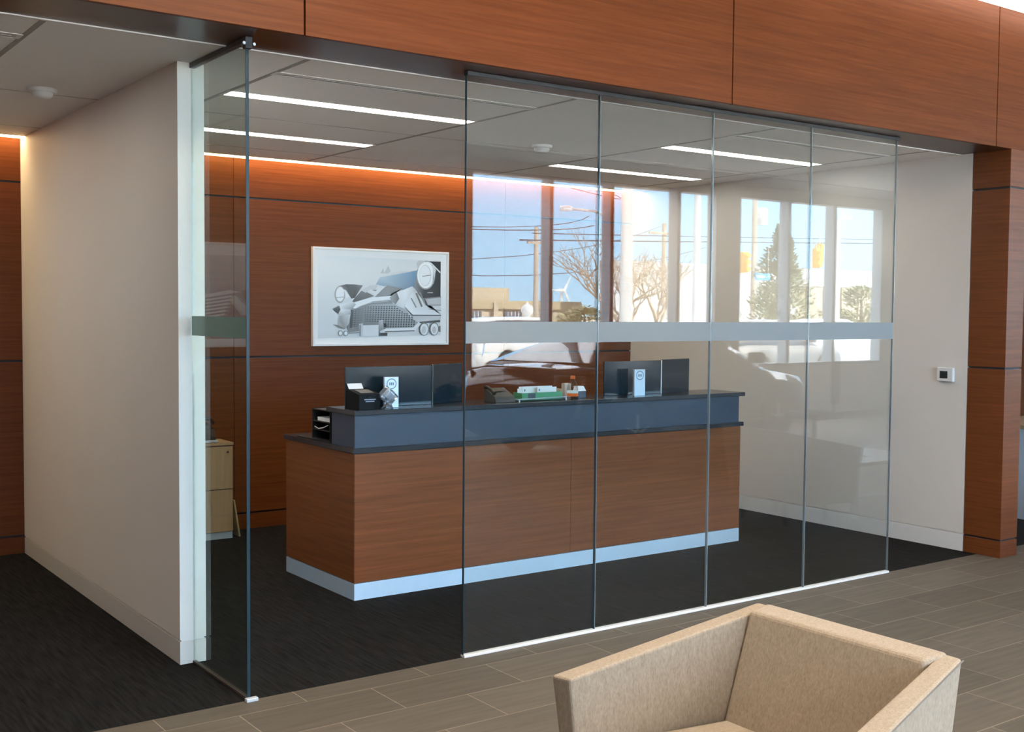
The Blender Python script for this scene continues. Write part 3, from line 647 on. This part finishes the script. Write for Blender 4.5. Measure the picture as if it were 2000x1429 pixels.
# second print, left of the partition (seen mirrored in the glass return)
def Q(s, c): return (s, c)
pol2 = [Q([(.04, .12), (.96, .12), (.96, .92), (.04, .92)], [.55, .60, .35, .30]), Q([(.04, .45), (.45, .35), (.9, .7), (.9, .9), (.04, .9)], [.30, .5, .2, .12, .2])]
for k in range(7):
    pol2.append(Q([(.48 + .01 * k, .50 + .035 * k), (.97, .63 + .03 * k), (.97, .642 + .03 * k), (.48 + .01 * k, .518 + .035 * k)], .78))
pol2 += [Q([(.44, .47), (.50, .45), (.97, .60), (.97, .62)], .75), Q([(.36, .66), (.46, .50), (.50, .54), (.42, .70)], .7), Q([(.20, .36), (.42, .46), (.40, .54), (.2, .44)], (.42, .32, .22))]
framed(-1.98, -.75, 1.358, 2.118, pol2, 'white framed car photograph on the left wall, seen mirrored in the glass return')

# ------------------------------------------------------------------ armchairs
LEGM = mat('dark_chair_leg', (.03, .022, .018), .4)
def armchair(loc, rz, label, group):
    # local frame: origin on the floor under the back edge centre, sitter faces -x
    t = thing('tub_armchair', label, 'armchair', loc, rz, group)
    for s in (1, -1):
        lo = [(-.650, s * .395, .17), (-.13, s * .325, .17), (-.13, s * .372, .17), (-.655, s * .455, .17)]
        hi = [(-.69, s * .415, .606), (.0, s * .292, .742), (.004, s * .352, .740), (-.695, s * .490, .600)]
        if s < 0: lo = [lo[0], lo[3], lo[2], lo[1]]; hi = [hi[0], hi[3], hi[2], hi[1]]
        obj('arm', MB().hexa(lo, hi, .009), FABRIC, t)
        se = MB()
        q = [Vector((-.697, s * .488, .594)), Vector((.006, s * .352, .734))]
        se.tube(q, .0022, 6); obj('seam_piping', se, mat('piping', (.17, .15, .13), .9), t)
    lo = [(-.235, -.335, .17), (-.12, -.335, .17), (-.12, .335, .17), (-.235, .335, .17)]
    hi = [(-.088, -.300, .738), (.004, -.312, .746), (.004, .312, .746), (-.088, .300, .738)]
    obj('backrest', MB().hexa(lo, hi, .012), FABRIC, t)
    lo = [(-.64, -.39, .17), (-.20, -.33, .17), (-.20, .33, .17), (-.64, .39, .17)]
    hi = [(-.65, -.395, .30), (-.19, -.325, .30), (-.19, .325, .30), (-.65, .395, .30)]
    obj('seat_base', MB().hexa(lo, hi, .008), FABRIC, t)
    cu = bmesh.new(); nx, ny = 14, 14
    X0, X1 = -.680, -.170; top = []; 
    for i in range(nx + 1):
        row = []
        for j in range(ny + 1):
            u, v = i / nx, j / ny; x = X0 + (X1 - X0) * u; hw = .398 - .088 * u; y = -hw + 2 * hw * v
            e = min(u, 1 - u, v, 1 - v) * 2; z = .415 + .030 * (1 - (1 - min(1, e * 1.6)) ** 3)
            row.append(cu.verts.new((x, y, z)))
        top.append(row)
    bot = [[cu.verts.new((v.co.x, v.co.y, .302)) for v in row] for row in top]
    for i in range(nx):
        for j in range(ny):
            cu.faces.new((top[i][j], top[i + 1][j], top[i + 1][j + 1], top[i][j + 1])).smooth = True
            cu.faces.new((bot[i][j], bot[i][j + 1], bot[i + 1][j + 1], bot[i + 1][j]))
    for i in range(nx):
        cu.faces.new((top[i][0], bot[i][0], bot[i + 1][0], top[i + 1][0])); cu.faces.new((top[i][ny], top[i + 1][ny], bot[i + 1][ny], bot[i][ny]))
    for j in range(ny):
        cu.faces.new((top[0][j], top[0][j + 1], bot[0][j + 1], bot[0][j])); cu.faces.new((top[nx][j], bot[nx][j], bot[nx][j + 1], top[nx][j + 1]))
    obj('seat_cushion', cu, FABRIC, t)
    for x, y in ((-.55, .25), (-.55, -.25), (-.12, .22), (-.12, -.22)):
        obj('leg', MB().hexa([(x - .012, y - .012, 0), (x + .012, y - .012, 0), (x + .012, y + .012, 0), (x - .012, y + .012, 0)], [(x - .02, y - .02, .172), (x + .02, y - .02, .172), (x + .02, y + .02, .172), (x - .02, y + .02, .172)], .002), LEGM, t)
    return t
ac = armchair((.79, -2.423, 0), 0, 'beige tweed tub armchair in the foreground, its back to the office', 'beige tub armchairs')
copy_tree(ac, (4.86, -1.65, 0), R(180), 'beige tub armchair seen only as a reflection in the right glass panels', 'beige tub armchairs')

# coffee table, magazine, task chair, sales desk: lobby things that show in the glass
t = thing('coffee_table', 'low pale square coffee table reflected at the lower right of the glass', 'table', (6.12, -1.78, 0))
obj('tabletop', MB().box(-.50, .50, -.50, .50, .425, .455, .004), mat('pale_laminate', (.74, .72, .66), .35), t)
for sx in (-1, 1):
    for sy in (-1, 1): obj('leg', MB().box(sx * .45 - .02, sx * .45 + .02, sy * .45 - .02, sy * .45 + .02, 0, .425, .003), ALUF, t)
obj('stretcher', MB().box(-.43, .43, -.46, -.44, .16, .18), ALUF, t); obj('stretcher', MB().box(-.43, .43, .44, .46, .16, .18), ALUF, t)
t = thing('magazine', 'open magazine lying on the pale coffee table', 'magazine', (5.95, -1.72, .4555), rz=R(20))
obj('left_page', MB().box(-.20, 0, -.14, .14, 0, .006), PAPER, t); obj('right_page', MB().box(.0, .20, -.14, .14, 0, .006), mat('printed_page', (.45, .48, .52), .5), t)
t = thing('sales_desk', 'pale sales desk with grey front beyond the coffee table', 'desk', (11.0, -3.9, 0))
obj('desk_top', MB().box(-.9, .9, -.4, .4, .72, .75, .003), mat('desk_grey_top', (.42, .43, .44), .4), t)
obj('modesty_panel', MB().box(-.85, .85, .33, .36, .1, .72), mat('panel_grey', (.24, .26, .28), .5), t)
obj('pedestal', MB().box(-.88, -.45, -.38, .32, .02, .72), mat('pedestal_grey', (.10, .11, .12), .5), t)
obj('leg', MB().box(.80, .85, -.35, .32, 0, .72), ALUF, t)
t = thing('task_chair', 'dark task chair with rounded square back reflected beside the car', 'chair', (8.66, -4.2, 0))
DKF = mat('charcoal_fabric', (.035, .036, .038), .9)
obj('seat', MB().box(-.24, .24, -.24, .24, .44, .52, .03), DKF, t)
obj('backrest', MB().box(-.20, .20, .20, .26, .62, 1.10, .05, rot=Matrix.Rotation(R(-30), 4, 'Z')), DKF, t)
obj('back_stem', MB().tube([(0, .05, .45), (.08, .2, .50), (.10, .22, .75)], .015), BLACK, t)
obj('gas_column', MB().lathe([(.025, .08), (.025, .45)], n=14), BLACK, t)
for k in range(5):
    a = R(72 * k); lg = obj('base_leg', MB().tube([(0, 0, .10), (.28 * math.cos(a), .28 * math.sin(a), .07)], [.022, .014]), BLACK, t)
    obj('caster', MB().lathe([(.026, -.012), (.026, .012)], (.28 * math.cos(a), .28 * math.sin(a), .027), 14, 'Y'), BLACK, lg)
# next office beyond the pillar
t = thing('office_chair', 'black office chair glimpsed beyond the pillar at the right edge', 'chair', (8.1, 1.35, 0), rz=R(20))
obj('seat', MB().box(-.25, .25, -.25, .25, .45, .53, .03), BLKP, t); obj('backrest', MB().box(-.23, .23, .2, .27, .60, 1.12, .04), BLKP, t)
obj('back_rim', MB().tube([(-.23, .19, .64), (-.24, .185, 1.05), (-.18, .18, 1.13), (.18, .18, 1.13), (.24, .185, 1.05), (.23, .19, .64)], .012), ALUF, t)
obj('gas_column', MB().lathe([(.028, .07), (.028, .46)], n=14), BLACK, t)
for k in range(5):
    a = R(72 * k + 10); lg = obj('base_leg', MB().tube([(0, 0, .10), (.28 * math.cos(a), .28 * math.sin(a), .07)], [.022, .014]), BLACK, t)
    obj('caster', MB().lathe([(.026, -.012), (.026, .012)], (.28 * math.cos(a), .28 * math.sin(a), .027), 14, 'Y'), BLACK, lg)
t = thing('office_desk', 'grey-fronted office desk with pale top glimpsed at the right edge', 'desk', (7.75, .75, 0))
obj('desk_top', MB().box(-.95, .95, -.32, .32, .73, .76, .003), MAPLE, t)
obj('front_panel', MB().box(-.90, .90, -.29, -.26, .18, .73), mat('blue_grey_panel', (.085, .095, .105), .7), t)
obj('leg', MB().box(-.92, -.88, -.28, .28, 0, .73), ALUF, t); obj('leg', MB().box(.88, .92, -.28, .28, 0, .73), ALUF, t)

# ------------------------------------------------------------------ vehicles
TYRE = mat('tyre_rubber', (.02, .02, .021), .8); CHROME = mat('chrome', (.85, .87, .9), .12, metal=1.)
CGL = mat('car_glass', (.02, .025, .03), .04, spec=1., coat=1.)
def interp(tab, x):
    for (a, va), (b, vb) in zip(tab, tab[1:]):
        if x <= b: 
            k = (x - a) / (b - a) if b > a else 0; k = max(0, min(1, k)); return va + (vb - va) * k
    return tab[-1][1]
def vehicle(name, label, loc, rz, paint, L=4.9, W=1.86, xr=-1.40, xf=1.45, rw=.335, top=None, roof=None, belt=None, cab=(-1.95, 1.15), cat='car', group=None, boxy=False, bed=False):
    t = thing(name, label, cat, loc, rz, group); b = bmesh.new(); N = 72; rings = []
    for i in range(N + 1):
        x = -L / 2 + L * i / N; s = abs(x) / (L / 2)
        hw = W / 2 * (1 - .22 * max(0, (s - .72) / .28) ** 2.2); zt = interp(top, x)
        zb = .21 + .10 * max(0, (s - .86) / .14)
        for xw in (xr, xf):
            if abs(x - xw) < rw + .06: zb = max(zb, .33 + math.sqrt((rw + .06) ** 2 - (x - xw) ** 2) - .0)
        if i in (0, N): zb += .06; zt -= .08
        zb = min(zb, zt - .12); zm = (zb + zt) / 2
        pr = [(0, zb), (hw * .8, zb), (hw * .97, zb + .04), (hw, zb + (zt - zb) * .45), (hw * .985, zt - .13), (hw * .90, zt - .03), (hw * .6, zt + .012), (0, zt + .025)]
        full = pr + [(-y, z) for (y, z) in pr[-2:0:-1]]
        rings.append([b.verts.new((x, y, z)) for y, z in full])
    for a, c in zip(rings, rings[1:]):
        for j in range(len(a)): 
            f = b.faces.new((a[j], a[(j + 1) % len(a)], c[(j + 1) % len(a)], c[j])); f.smooth = True
    b.faces.new(rings[0][::-1]); b.faces.new(rings[-1])
    bmesh.ops.recalc_face_normals(b, faces=b.faces[:])
    body = obj('body', b, paint, t)
    # greenhouse: glass volume with a painted roof skin
    for part, mt_, lift, zlo in (('side_glass', CGL, 0., None), ('roof', paint, .012, .78)):
        g_ = bmesh.new(); rg = []; M = 28
        for i in range(M + 1):
            x = cab[0] + (cab[1] - cab[0]) * i / M; zr = interp(roof, x); zb = interp(top, x) - .05; hb = W / 2 * .90; ht = W / 2 * .66
            k = max(.0, min(1, (zr - zb) / .5)); hw_t = hb + (ht - hb) * k
            if zlo is None: pr = [(hb, zb), (hb * .985 * (1 - k * .0), zb + (zr - zb) * .25), (hw_t, zr - .06 * k), (hw_t * .8, zr), (0, zr + .02 * k)]
            else:
                if zr < interp(top, x) + .30 * (1 if not boxy else 1): continue
                pr = [(hw_t + .006, zr - .075), (hw_t + .008, zr - .05), (hw_t * .8, zr + lift), (0, zr + .02 + lift)]
            full = pr + [(-y, z) for (y, z) in pr[-2::-1]]
            rg.append([g_.verts.new((x, y, z)) for y, z in full])
        for a, c in zip(rg, rg[1:]):
            for j in range(len(a) - 1): f = g_.faces.new((a[j], a[j + 1], c[j + 1], c[j])); f.smooth = True
        g_.faces.new(rg[0][::-1]); g_.faces.new(rg[-1])
        if zlo is not None:
            for a, c in zip(rg, rg[1:]): g_.faces.new((a[-1], a[0], c[0], c[-1]))
        bmesh.ops.recalc_face_normals(g_, faces=g_.faces[:])
        obj(part, g_, mt_, t)
    for xw in (xr, xf):
        for s in (1, -1):
            y = s * (W / 2 - .115)
            wl = obj('wheel', MB().lathe([(rw * .66, -.10), (rw * .95, -.105), (rw, -.07), (rw, .07), (rw * .95, .105), (rw * .66, .10)], (xw, y, rw), 30, 'Y'), TYRE, t)
            rm = MB().lathe([(rw * .66, -.06), (rw * .67, .085), (rw * .60, .10 if s > 0 else .10), (rw * .60, -.05)], (xw, y, rw), 28, 'Y')
            yo = y + s * .085
            for k in range(5):
                a = R(72 * k + 18); dx, dz = math.cos(a), math.sin(a)
                rm.tube([(xw + dx * .03, yo, rw + dz * .03), (xw + dx * rw * .62, yo + s * .005, rw + dz * rw * .62)], [.035, .022], 6)
            rm.lathe([(.05, yo - .015), (.05, yo + .015)], (xw, 0, rw), 14, 'Y')
            obj('rim', rm, CHROME, wl)
    for s in (1, -1):
        xm = cab[1] - .42; zm = interp(top, xm) + .06
        mr = obj('side_mirror', MB().box(xm - .07, xm + .07, s * (W / 2 + .02) - .07, s * (W / 2 + .02) + .10 * (s > 0) + .02, zm, zm + .13, .03), paint, t)
        zf = interp(top, L / 2 - .25)
        obj('headlight', MB().hexa([(L / 2 - .40, s * (W / 2 * .97), zf - .26), (L / 2 - .03, s * (W / 2 * .70), zf - .22), (L / 2 - .03, s * (W / 2 * .45), zf - .22), (L / 2 - .30, s * (W / 2 * .45), zf - .26)],
                                   [(L / 2 - .50, s * (W / 2 * .93), zf - .07), (L / 2 - .14, s * (W / 2 * .74), zf - .08), (L / 2 - .10, s * (W / 2 * .45), zf - .10), (L / 2 - .35, s * (W / 2 * .45), zf - .07)], .01), mat('headlight_lens', (.75, .80, .84), .08, metal=.6), t)
        zr = interp(top, -L / 2 + .2)
        obj('tail_light', MB().hexa([(-L / 2 + .02, s * (W / 2 * .62), zr - .50), (-L / 2 + .16, s * (W / 2 * .92), zr - .50), (-L / 2 + .14, s * (W / 2 * .76), zr - .50), (-L / 2 + .02, s * (W / 2 * .66), zr - .50)],
                                    [(-L / 2 + .03, s * (W / 2 * .68), zr - .05), (-L / 2 + .24, s * (W / 2 * .94), zr - .06), (-L / 2 + .20, s * (W / 2 * .76), zr - .05), (-L / 2 + .05, s * (W / 2 * .66), zr - .05)], .006), CHROME if 'show' in label else mat('tail_lens', (.4, .02, .02), .15), t)
        obj('side_trim', MB().box(xr + rw + .08, xf - rw - .08, s * W / 2 * .998 - .008, s * W / 2 * .998 + .008, .34, .37, .003), CHROME, t)
    zf = interp(top, L / 2 - .1)
    obj('front_grille', MB().box(L / 2 - .06, L / 2 + .02, -W * .24, W * .24, zf - .38, zf - .12, .02), mat('grille_dark', (.06, .06, .065), .3, metal=.7), t)
    return t
BLKPAINT = mat('black_car_paint', (.016, .018, .022), .10, coat=1., spec=.6)
WPAINT = mat('white_car_paint', (.78, .78, .76), .25, coat=.8); SPAINT = mat('silver_car_paint', (.17, .17, .165), .3, metal=.3, coat=.8); DPAINT = mat('dark_blue_paint', (.05, .07, .09), .2, coat=.8)
sedan = dict(top=[(-2.45, .92), (-2.35, 1.03), (-1.6, 1.08), (-1.2, 1.0), (.9, .98), (1.3, .96), (2.1, .86), (2.35, .74), (2.45, .62)],
             roof=[(-2.0, 1.06), (-1.15, 1.34), (-.6, 1.44), (.1, 1.45), (.5, 1.38), (1.25, .97)])
vehicle('sedan', 'black showroom sedan reflected in the glass partition', (7.66, -5.90, 0), R(-10), BLKPAINT, cab=(-2.0, 1.25), **sedan)
suv = dict(top=[(-2.4, 1.05), (-2.3, 1.12), (.9, 1.08), (1.2, 1.05), (2.1, .98), (2.3, .85), (2.4, .6)],
           roof=[(-2.35, 1.14), (-2.15, 1.68), (-1.5, 1.76), (.1, 1.76), (.5, 1.66), (1.2, 1.06)])
G0 = -.30       # ground level outside at the car park
vehicle('parked_suv', 'white parked vehicle outside, reflected left of the showroom car', (19.6, -24.6, G0), R(0), WPAINT, L=4.8, W=1.95, xr=-1.35, xf=1.45, rw=.38, cab=(-2.3, 1.2), group='vehicles parked outside', **suv)
vehicle('parked_suv', 'silver parked sport utility reflected behind the car mirror', (23.65, -18.3, G0), R(0), SPAINT, L=4.8, W=1.95, xr=-1.35, xf=1.45, rw=.38, cab=(-2.3, 1.2), group='vehicles parked outside', **suv)
vehicle('parked_suv', 'white parked vehicle just right of the silver one outside', (33.6, -23.9, G0), R(0), WPAINT, L=4.8, W=1.95, xr=-1.35, xf=1.45, rw=.38, cab=(-2.3, 1.2), group='vehicles parked outside', **suv)
vehicle('parked_suv', 'dark parked vehicle reflected at the right end of the windows', (39.2, -22.0, G0), R(0), DPAINT, L=4.8, W=1.95, xr=-1.35, xf=1.45, rw=.38, cab=(-2.3, 1.2), group='vehicles parked outside', **suv)

# ------------------------------------------------------------------ outdoors (seen mirrored in the glass)
struct('ground', MB().box(-200, 420, -700, -8.3, G0 - .5, G0), mat('asphalt', (.46, .44, .41), .9, noise=.15, nscale=2), label='asphalt car park and road outside the windows', cat='ground')
struct('ground', MB().box(-60, 160, -60, -42, G0, G0 + .06), mat('dry_grass', (.26, .24, .12), .95, noise=.3, nscale=3), label='strip of dry grass across the road', cat='ground')
struct('ground', MB().box(-60, 160, -29.5, -26.5, G0, G0 + .08), mat('concrete', (.45, .43, .40), .9), label='pale concrete pavement along the car park', cat='ground')
BEI = mat('beige_render', (.43, .37, .28), .9); BEI2 = mat('beige_band', (.36, .30, .20), .9); WIND = mat('dark_window', (.10, .12, .14), .2)
t = thing('beige_building', 'low beige flat-roofed building reflected in the left window', 'building', (62, -97, G0))
obj('rear_block', MB().box(-14, 10.2, -14, -2, 0, 4.6), BEI, t); obj('front_wing', MB().box(-14, 13.5, -4, 6, 0, 2.9), BEI, t)
obj('roof_band', MB().box(-14.2, 13.7, 6, 6.3, 2.25, 3.1), BEI2, t)
for x0 in (-1.2, 3.8): 
    wn = obj('window', MB().box(x0, x0 + 2.2, 6.0, 6.15, 1.35, 2.0), WIND, t)
    for k in range(1, 5): obj('glazing_bar', MB().box(x0 + k * .44 - .04, x0 + k * .44 + .04, 6.1, 6.2, 1.35, 2.0), WTRIM, wn)
for x0 in (2.3, 9.3, 13.2): obj('pilaster', MB().box(x0, x0 + .5, 6.0, 6.45, 0, 2.9), BEI, t)
WB = mat('white_cladding', (.50, .52, .53), .8); 
t = thing('white_warehouse', 'long white warehouse reflected behind the trees', 'building', (98, -92, G0))
obj('wall', MB().box(-22, 30, 4, 6, 0, 6.0), BEI, t); obj('upper_cladding', MB().box(-22.1, 30.1, 3.9, 6.1, 5.3, 7.4), WB, t)
obj('white_bay', MB().box(-22.2, 6, 5.9, 6.4, 0, 5.3), WB, t)
for k in range(6): obj('wall_rib', MB().box(8 + 3.2 * k, 8.15 + 3.2 * k, 6.0, 6.2, 0, 5.3), BEI2, t)
# gate piers with ball finials
PW = mat('white_stone', (.82, .82, .80), .8)
def gate_pier(x, y, lb, lift=0):
    t = thing('gate_pier', lb, 'gate pier', (x, y, G0 + .0), group='white piers with ball finials')
    obj('shaft', MB().box(-.42, .42, -.42, .42, 0, 1.45 + lift, .01), mat('blue_white_stone', (.62, .70, .78), .8), t)
    obj('cap', MB().box(-.72, .72, -.72, .72, 1.45 + lift, 1.58 + lift, .02).hexa([(-.70, -.70, 1.58 + lift), (.70, -.70, 1.58 + lift), (.70, .70, 1.58 + lift), (-.70, .70, 1.58 + lift)], [(-.14, -.14, 1.86 + lift), (.14, -.14, 1.86 + lift), (.14, .14, 1.86 + lift), (-.14, .14, 1.86 + lift)], .01), PW, t)
    obj('ball', MB().lathe([(.12, 1.86 + lift), (.13, 1.93 + lift)] + [(.02 + .27 * math.sin(math.pi * k / 12), 2.19 + lift - .27 * math.cos(math.pi * k / 12)) for k in range(2, 12)] + [(.06, 2.50 + lift), (.03, 2.56 + lift)], n=24), PW, t)
gate_pier(29.56, -38, 'white pier with ball finial reflected before the beige building', -.15)
gate_pier(37.75, -38, 'white pier with ball finial reflected under the bare tree', -.15)
# poles, wires, street furniture
POLE = mat('weathered_pole', (.36, .31, .25), .9); POLEW = mat('pale_concrete_pole', (.72, .70, .64), .8); GREYP = mat('galvanised', (.52, .54, .55), .5, metal=.2)
def pole(x, y, h, r, mt_, lb, arms=(), cat='pole'):
    t = thing('utility_pole', lb, cat, (x, y, G0), group='poles along the road')
    obj('shaft', MB().lathe([(r * 1.2, 0), (r * .9, h)], n=12), mt_, t)
    for (z, a) in arms: obj('cross_arm', MB().box(-a, a, -.06, .06, z, z + .12), POLE, t)
    return t
pole(35.3, -45, 6.5, .13, POLE, 'wooden utility pole reflected right of the beige building', [(5.6, .6)])
pole(28.5, -30, 9.5, .23, POLEW, 'thick pale concrete pole reflected in the third window')
pole(49.3, -50, 7.7, .15, POLE, 'wooden utility pole reflected behind the bare tree', [(7.0, 1.3)])
pole(20.45, -18, 7.5, .10, GREYP, 'slim grey steel post reflected in the fourth window')
tp = pole(56.6, -49, 12.4, .18, POLE, 'tall utility pole with white transformer reflected above the pine')
obj('transformer', MB().lathe([(.32, 7.95), (.37, 8.05), (.37, 8.95), (.27, 9.1)], (.76, 0, 0), 16), PLASW, tp)
obj('bracket', MB().box(.1, .5, -.05, .05, 8.4, 8.5), GREYP, tp)
def lamp_post(x, y, h, r, arm, lb):
    t = thing('street_light', lb, 'street light', (x, y, G0), group='street lights')
    obj('mast', MB().lathe([(r * 1.2, 0), (r * .8, h)], n=12), POLEW, t)
    obj('arm', MB().tube([(0, 0, h - .1), (arm * .4, 0, h + .1), (arm, 0, h + .12)], .05), GREYP, t)
    obj('lamp_head', MB().box(arm - .1, arm + .55 * (1 if arm > 0 else -1) + .1, -.12, .12, h + .06, h + .18, .04), PLASW, t)
lamp_post(41.45, -30, 6.3, .11, .25, 'pale lamp post reflected in the rightmost visible window')
lamp_post(28.55, -31.2, 5.9, .06, -1.9, 'street lamp arm reaching left from the concrete pole')
YEL = mat('signal_yellow', (.75, .40, .07), .5)
def signal(x, y, z, lb, ry=0):
    t = thing('traffic_signal', lb, 'traffic light', (x, y, z), rz=ry, group='yellow traffic signals')
    obj('housing', MB().box(-.18, .18, -.14, .14, 0, 1.05, .03), YEL, t)
    for k in range(3):
        v = obj('visor', MB().lathe([(.13, .14), (.13, .36)], (0, 0, .18 + .34 * k), 16, 'Y'), YEL, t)
        obj('lens', MB().lathe([(.11, .145), (.11, .15)], (0, 0, .18 + .34 * k), 16, 'Y'), mat('signal_lens', (.05, .05, .05), .2), v)
    obj('hanger', MB().tube([(0, 0, 1.05), (0, 0, 1.38)], .03), GREYP, t)
signal(41.65, -36, 3.72, 'yellow traffic signal hanging beside the blue street sign')
signal(47.2, -36, 4.12, 'yellow traffic signal reflected left of the lamp post, larger one')
signal(47.95, -36.4, 4.4, 'yellow traffic signal seen edge-on just right of the larger one', R(80))
t = thing('street_sign', 'small blue street name sign with white lettering on the signal wire', 'sign', (42.5, -35.5, 3.36))
obj('sign_plate', MB().box(-.55, .55, -.012, .012, 0, .34, .004), mat('sign_blue', (.05, .27, .58), .5), t)
sm = MB()
for k, wd in enumerate((.07, .05, .06, .05, .06, .05, .05)): sm.box(-.42 + k * .085, -.42 + k * .085 + wd, .0125, .016, .11, .24)
sm.box(.28, .34, .0125, .016, .10, .16).box(.36, .42, .0125, .016, .18, .25)
obj('white_lettering', sm, PAPER, t)
obj('hanger', MB().tube([(-.4, 0, .34), (-.4, 0, 2.0)], .012, 4).tube([(.4, 0, .34), (.4, 0, 2.0)], .012, 4), GREYP, t)
CAB = mat('cable', (.06, .06, .07), .7)
wires = [((10, -36, 5.0), (25.2, -36, 5.10), (31.8, -36, 5.60), .02), ((10, -36, 5.25), (25.2, -36, 5.21), (31.5, -36, 6.0), .016), ((28, -36.5, 4.80), (40, -36.5, 5.22), (62, -36.5, 6.0), .03), ((28, -35.6, 5.05), (40, -35.6, 5.42), (62, -35.6, 6.15), .022),
         ((15, -40, 5.1), (30, -42, 3.4), (48, -45, 5.6), .02), ((15, -40, 3.8), (34, -45, 4.6), (49, -50, 7.2), .018), ((20, -30, 7.2), (27, -30, 6.2), (27.7, -30, 6.3), .014)]
wl_ = ['upper thin cable sloping up to the street lamp in the left windows', 'faint second cable just above the first in the left windows', 'thick lower cable running level across all the windows', 'thinner cable parallel above the thick one behind the signals', 'sagging cable dipping low behind the left utility pole', 'cable rising from the left edge towards the pole behind the bare tree', 'short cable high up, ending at the pale concrete pole']
for (a, b_, c, r_), wlb in zip(wires, wl_):
    a, b_, c = map(Vector, (a, b_, c)); pts = []
    for k in range(13):
        s = k / 12.; pts.append(a * (1 - s) ** 2 + (b_ * 2 - (a + c) / 2) * 2 * s * (1 - s) + c * s ** 2)
    tag(obj('overhead_cable', MB().tube(pts, r_, 5), CAB), wlb, 'cable', 'overhead cables')
t = thing('wind_turbine', 'distant white wind turbine reflected left of the bare tree', 'wind turbine', (198.4, -250, G0))
obj('tower', MB().lathe([(.9, -6), (.35, 7.9)], n=12), PW, t); obj('nacelle', MB().box(-.5, .5, -.9, 1.2, 7.7, 8.7, .2), PW, t)
for k in range(3):
    a = R(120 * k + 60); obj('blade', MB().tube([(0, 1.2, 8.2), (2.2 * math.cos(a), 1.2, 8.2 + 2.2 * math.sin(a)), (4.6 * math.cos(a), 1.2, 8.2 + 4.6 * math.sin(a))], [.35, .3, .08], 6), PW, t)
# trees
BARK = mat('bark', (.13, .10, .08), .95); TWIG = mat('twigs', (.42, .33, .24), .95)
def bare_tree(x, y, h, spread, seed, lb):
    rnd = random.Random(seed); t = thing('bare_tree', lb, 'tree', (x, y, G0), group='leafless trees across the road')
    tr = MB(); br = MB()
    def grow(p, d, ln, r, dep):
        k = 3; pts = [p]; dd = d
        for i in range(k):
            dd = (dd + Vector((rnd.uniform(-.18, .18), rnd.uniform(-.18, .18), rnd.uniform(-.05, .14)))).normalized(); pts.append(pts[-1] + dd * ln / k)
        (tr if dep == 0 else br).tube(pts, [r * (1 - .16 * i) for i in range(k + 1)], 6 if dep < 2 else 3)
        if dep >= 5: return
        n = 4 if dep == 0 else rnd.choice((2, 3, 3))
        for i in range(n):
            a = rnd.uniform(0, 2 * math.pi); tilt = rnd.uniform(.35, .95) * spread
            ax = Vector((math.cos(a), math.sin(a), 0)); nd = (dd * math.cos(tilt) + ax * math.sin(tilt) + Vector((0, 0, .08))).normalized()
            st = pts[-1] if i < 2 else pts[rnd.choice((2, 3))]
            grow(st, nd, ln * rnd.uniform(.66, .86), r * .58, dep + 1)
    grow(Vector((0, 0, 0)), Vector((0, 0, 1)), h * .30, h * .030, 0)
    obj('trunk', tr, BARK, t); obj('branches', br, TWIG, t)
bare_tree(29.9, -32, 5.6, 1.05, 3, 'leafless tree with low dark limbs, left of the concrete pole')
bare_tree(33.8, -34, 5.4, .9, 8, 'leafless brown tree reflected in the fourth window')
bare_tree(37.5, -40, 5.0, .9, 12, 'leafless brown tree further back, reflected by the drywall pier')
def pine(x, y, h, rad, seed, lb, n=2600, cone=True):
    rnd = random.Random(seed); t = thing('pine_tree' if cone else 'juniper_bush', lb, 'tree' if cone else 'bush', (x, y, G0), group='evergreens across the road')
    obj('trunk', MB().lathe([(.16, 0), (.03, h * .97)], n=8), BARK, t)
    b = bmesh.new()
    lob = [(rnd.uniform(0, 6.28), rnd.uniform(.02, .98), rnd.uniform(.5, 1.25)) for _ in range(120)]
    for i in range(n):
        a0, f0, k0 = rnd.choice(lob); f = min(1, max(.02, f0 + rnd.gauss(0, .03))); a = a0 + rnd.gauss(0, .24)
        prof = (1 - f) ** .9 * (1.15 - .3 * f) + .03 if cone else math.sqrt(max(0, 1 - (2 * f - 1) ** 2)) + .05
        rr = rad * prof * k0 * math.sqrt(rnd.uniform(.05, 1)); c = Vector((rr * math.cos(a), rr * math.sin(a), h * (.08 + .92 * f) + rnd.gauss(0, .06)))
        out = Vector((math.cos(a), math.sin(a), rnd.uniform(.1, .9))).normalized(); sd_ = out.cross(Vector((rnd.uniform(-1, 1), rnd.uniform(-1, 1), 1))).normalized()
        sz = rnd.uniform(.07, .17)
        p = [b.verts.new(c - out * sz), b.verts.new(c + sd_ * sz * .45), b.verts.new(c + out * sz), b.verts.new(c - sd_ * sz * .45 + Vector((0, 0, .03)))]
        b.faces.new(p)
    obj('foliage', b, mat('pine_needles', (.29, .29, .165), .9, noise=.35, nscale=1.2), t)
pine(48.1, -39.4, 6.9, 2.8, 5, 'tall evergreen pine reflected beside the street sign', 5600)
pine(53.6, -43.5, 6.9, 2.2, 6, 'narrower evergreen pine reflected in the middle right window', 4200)
pine(53.7, -38, 3.6, 1.7, 7, 'round low juniper reflected in the rightmost window', 2600, False)
pine(57.4, -38, 3.2, 1.6, 9, 'low juniper at the far right edge of the reflection', 1800, False)
pine(39.5, -46, 2.2, 1.9, 11, 'brownish low bush under the leafless trees', 1600, False)
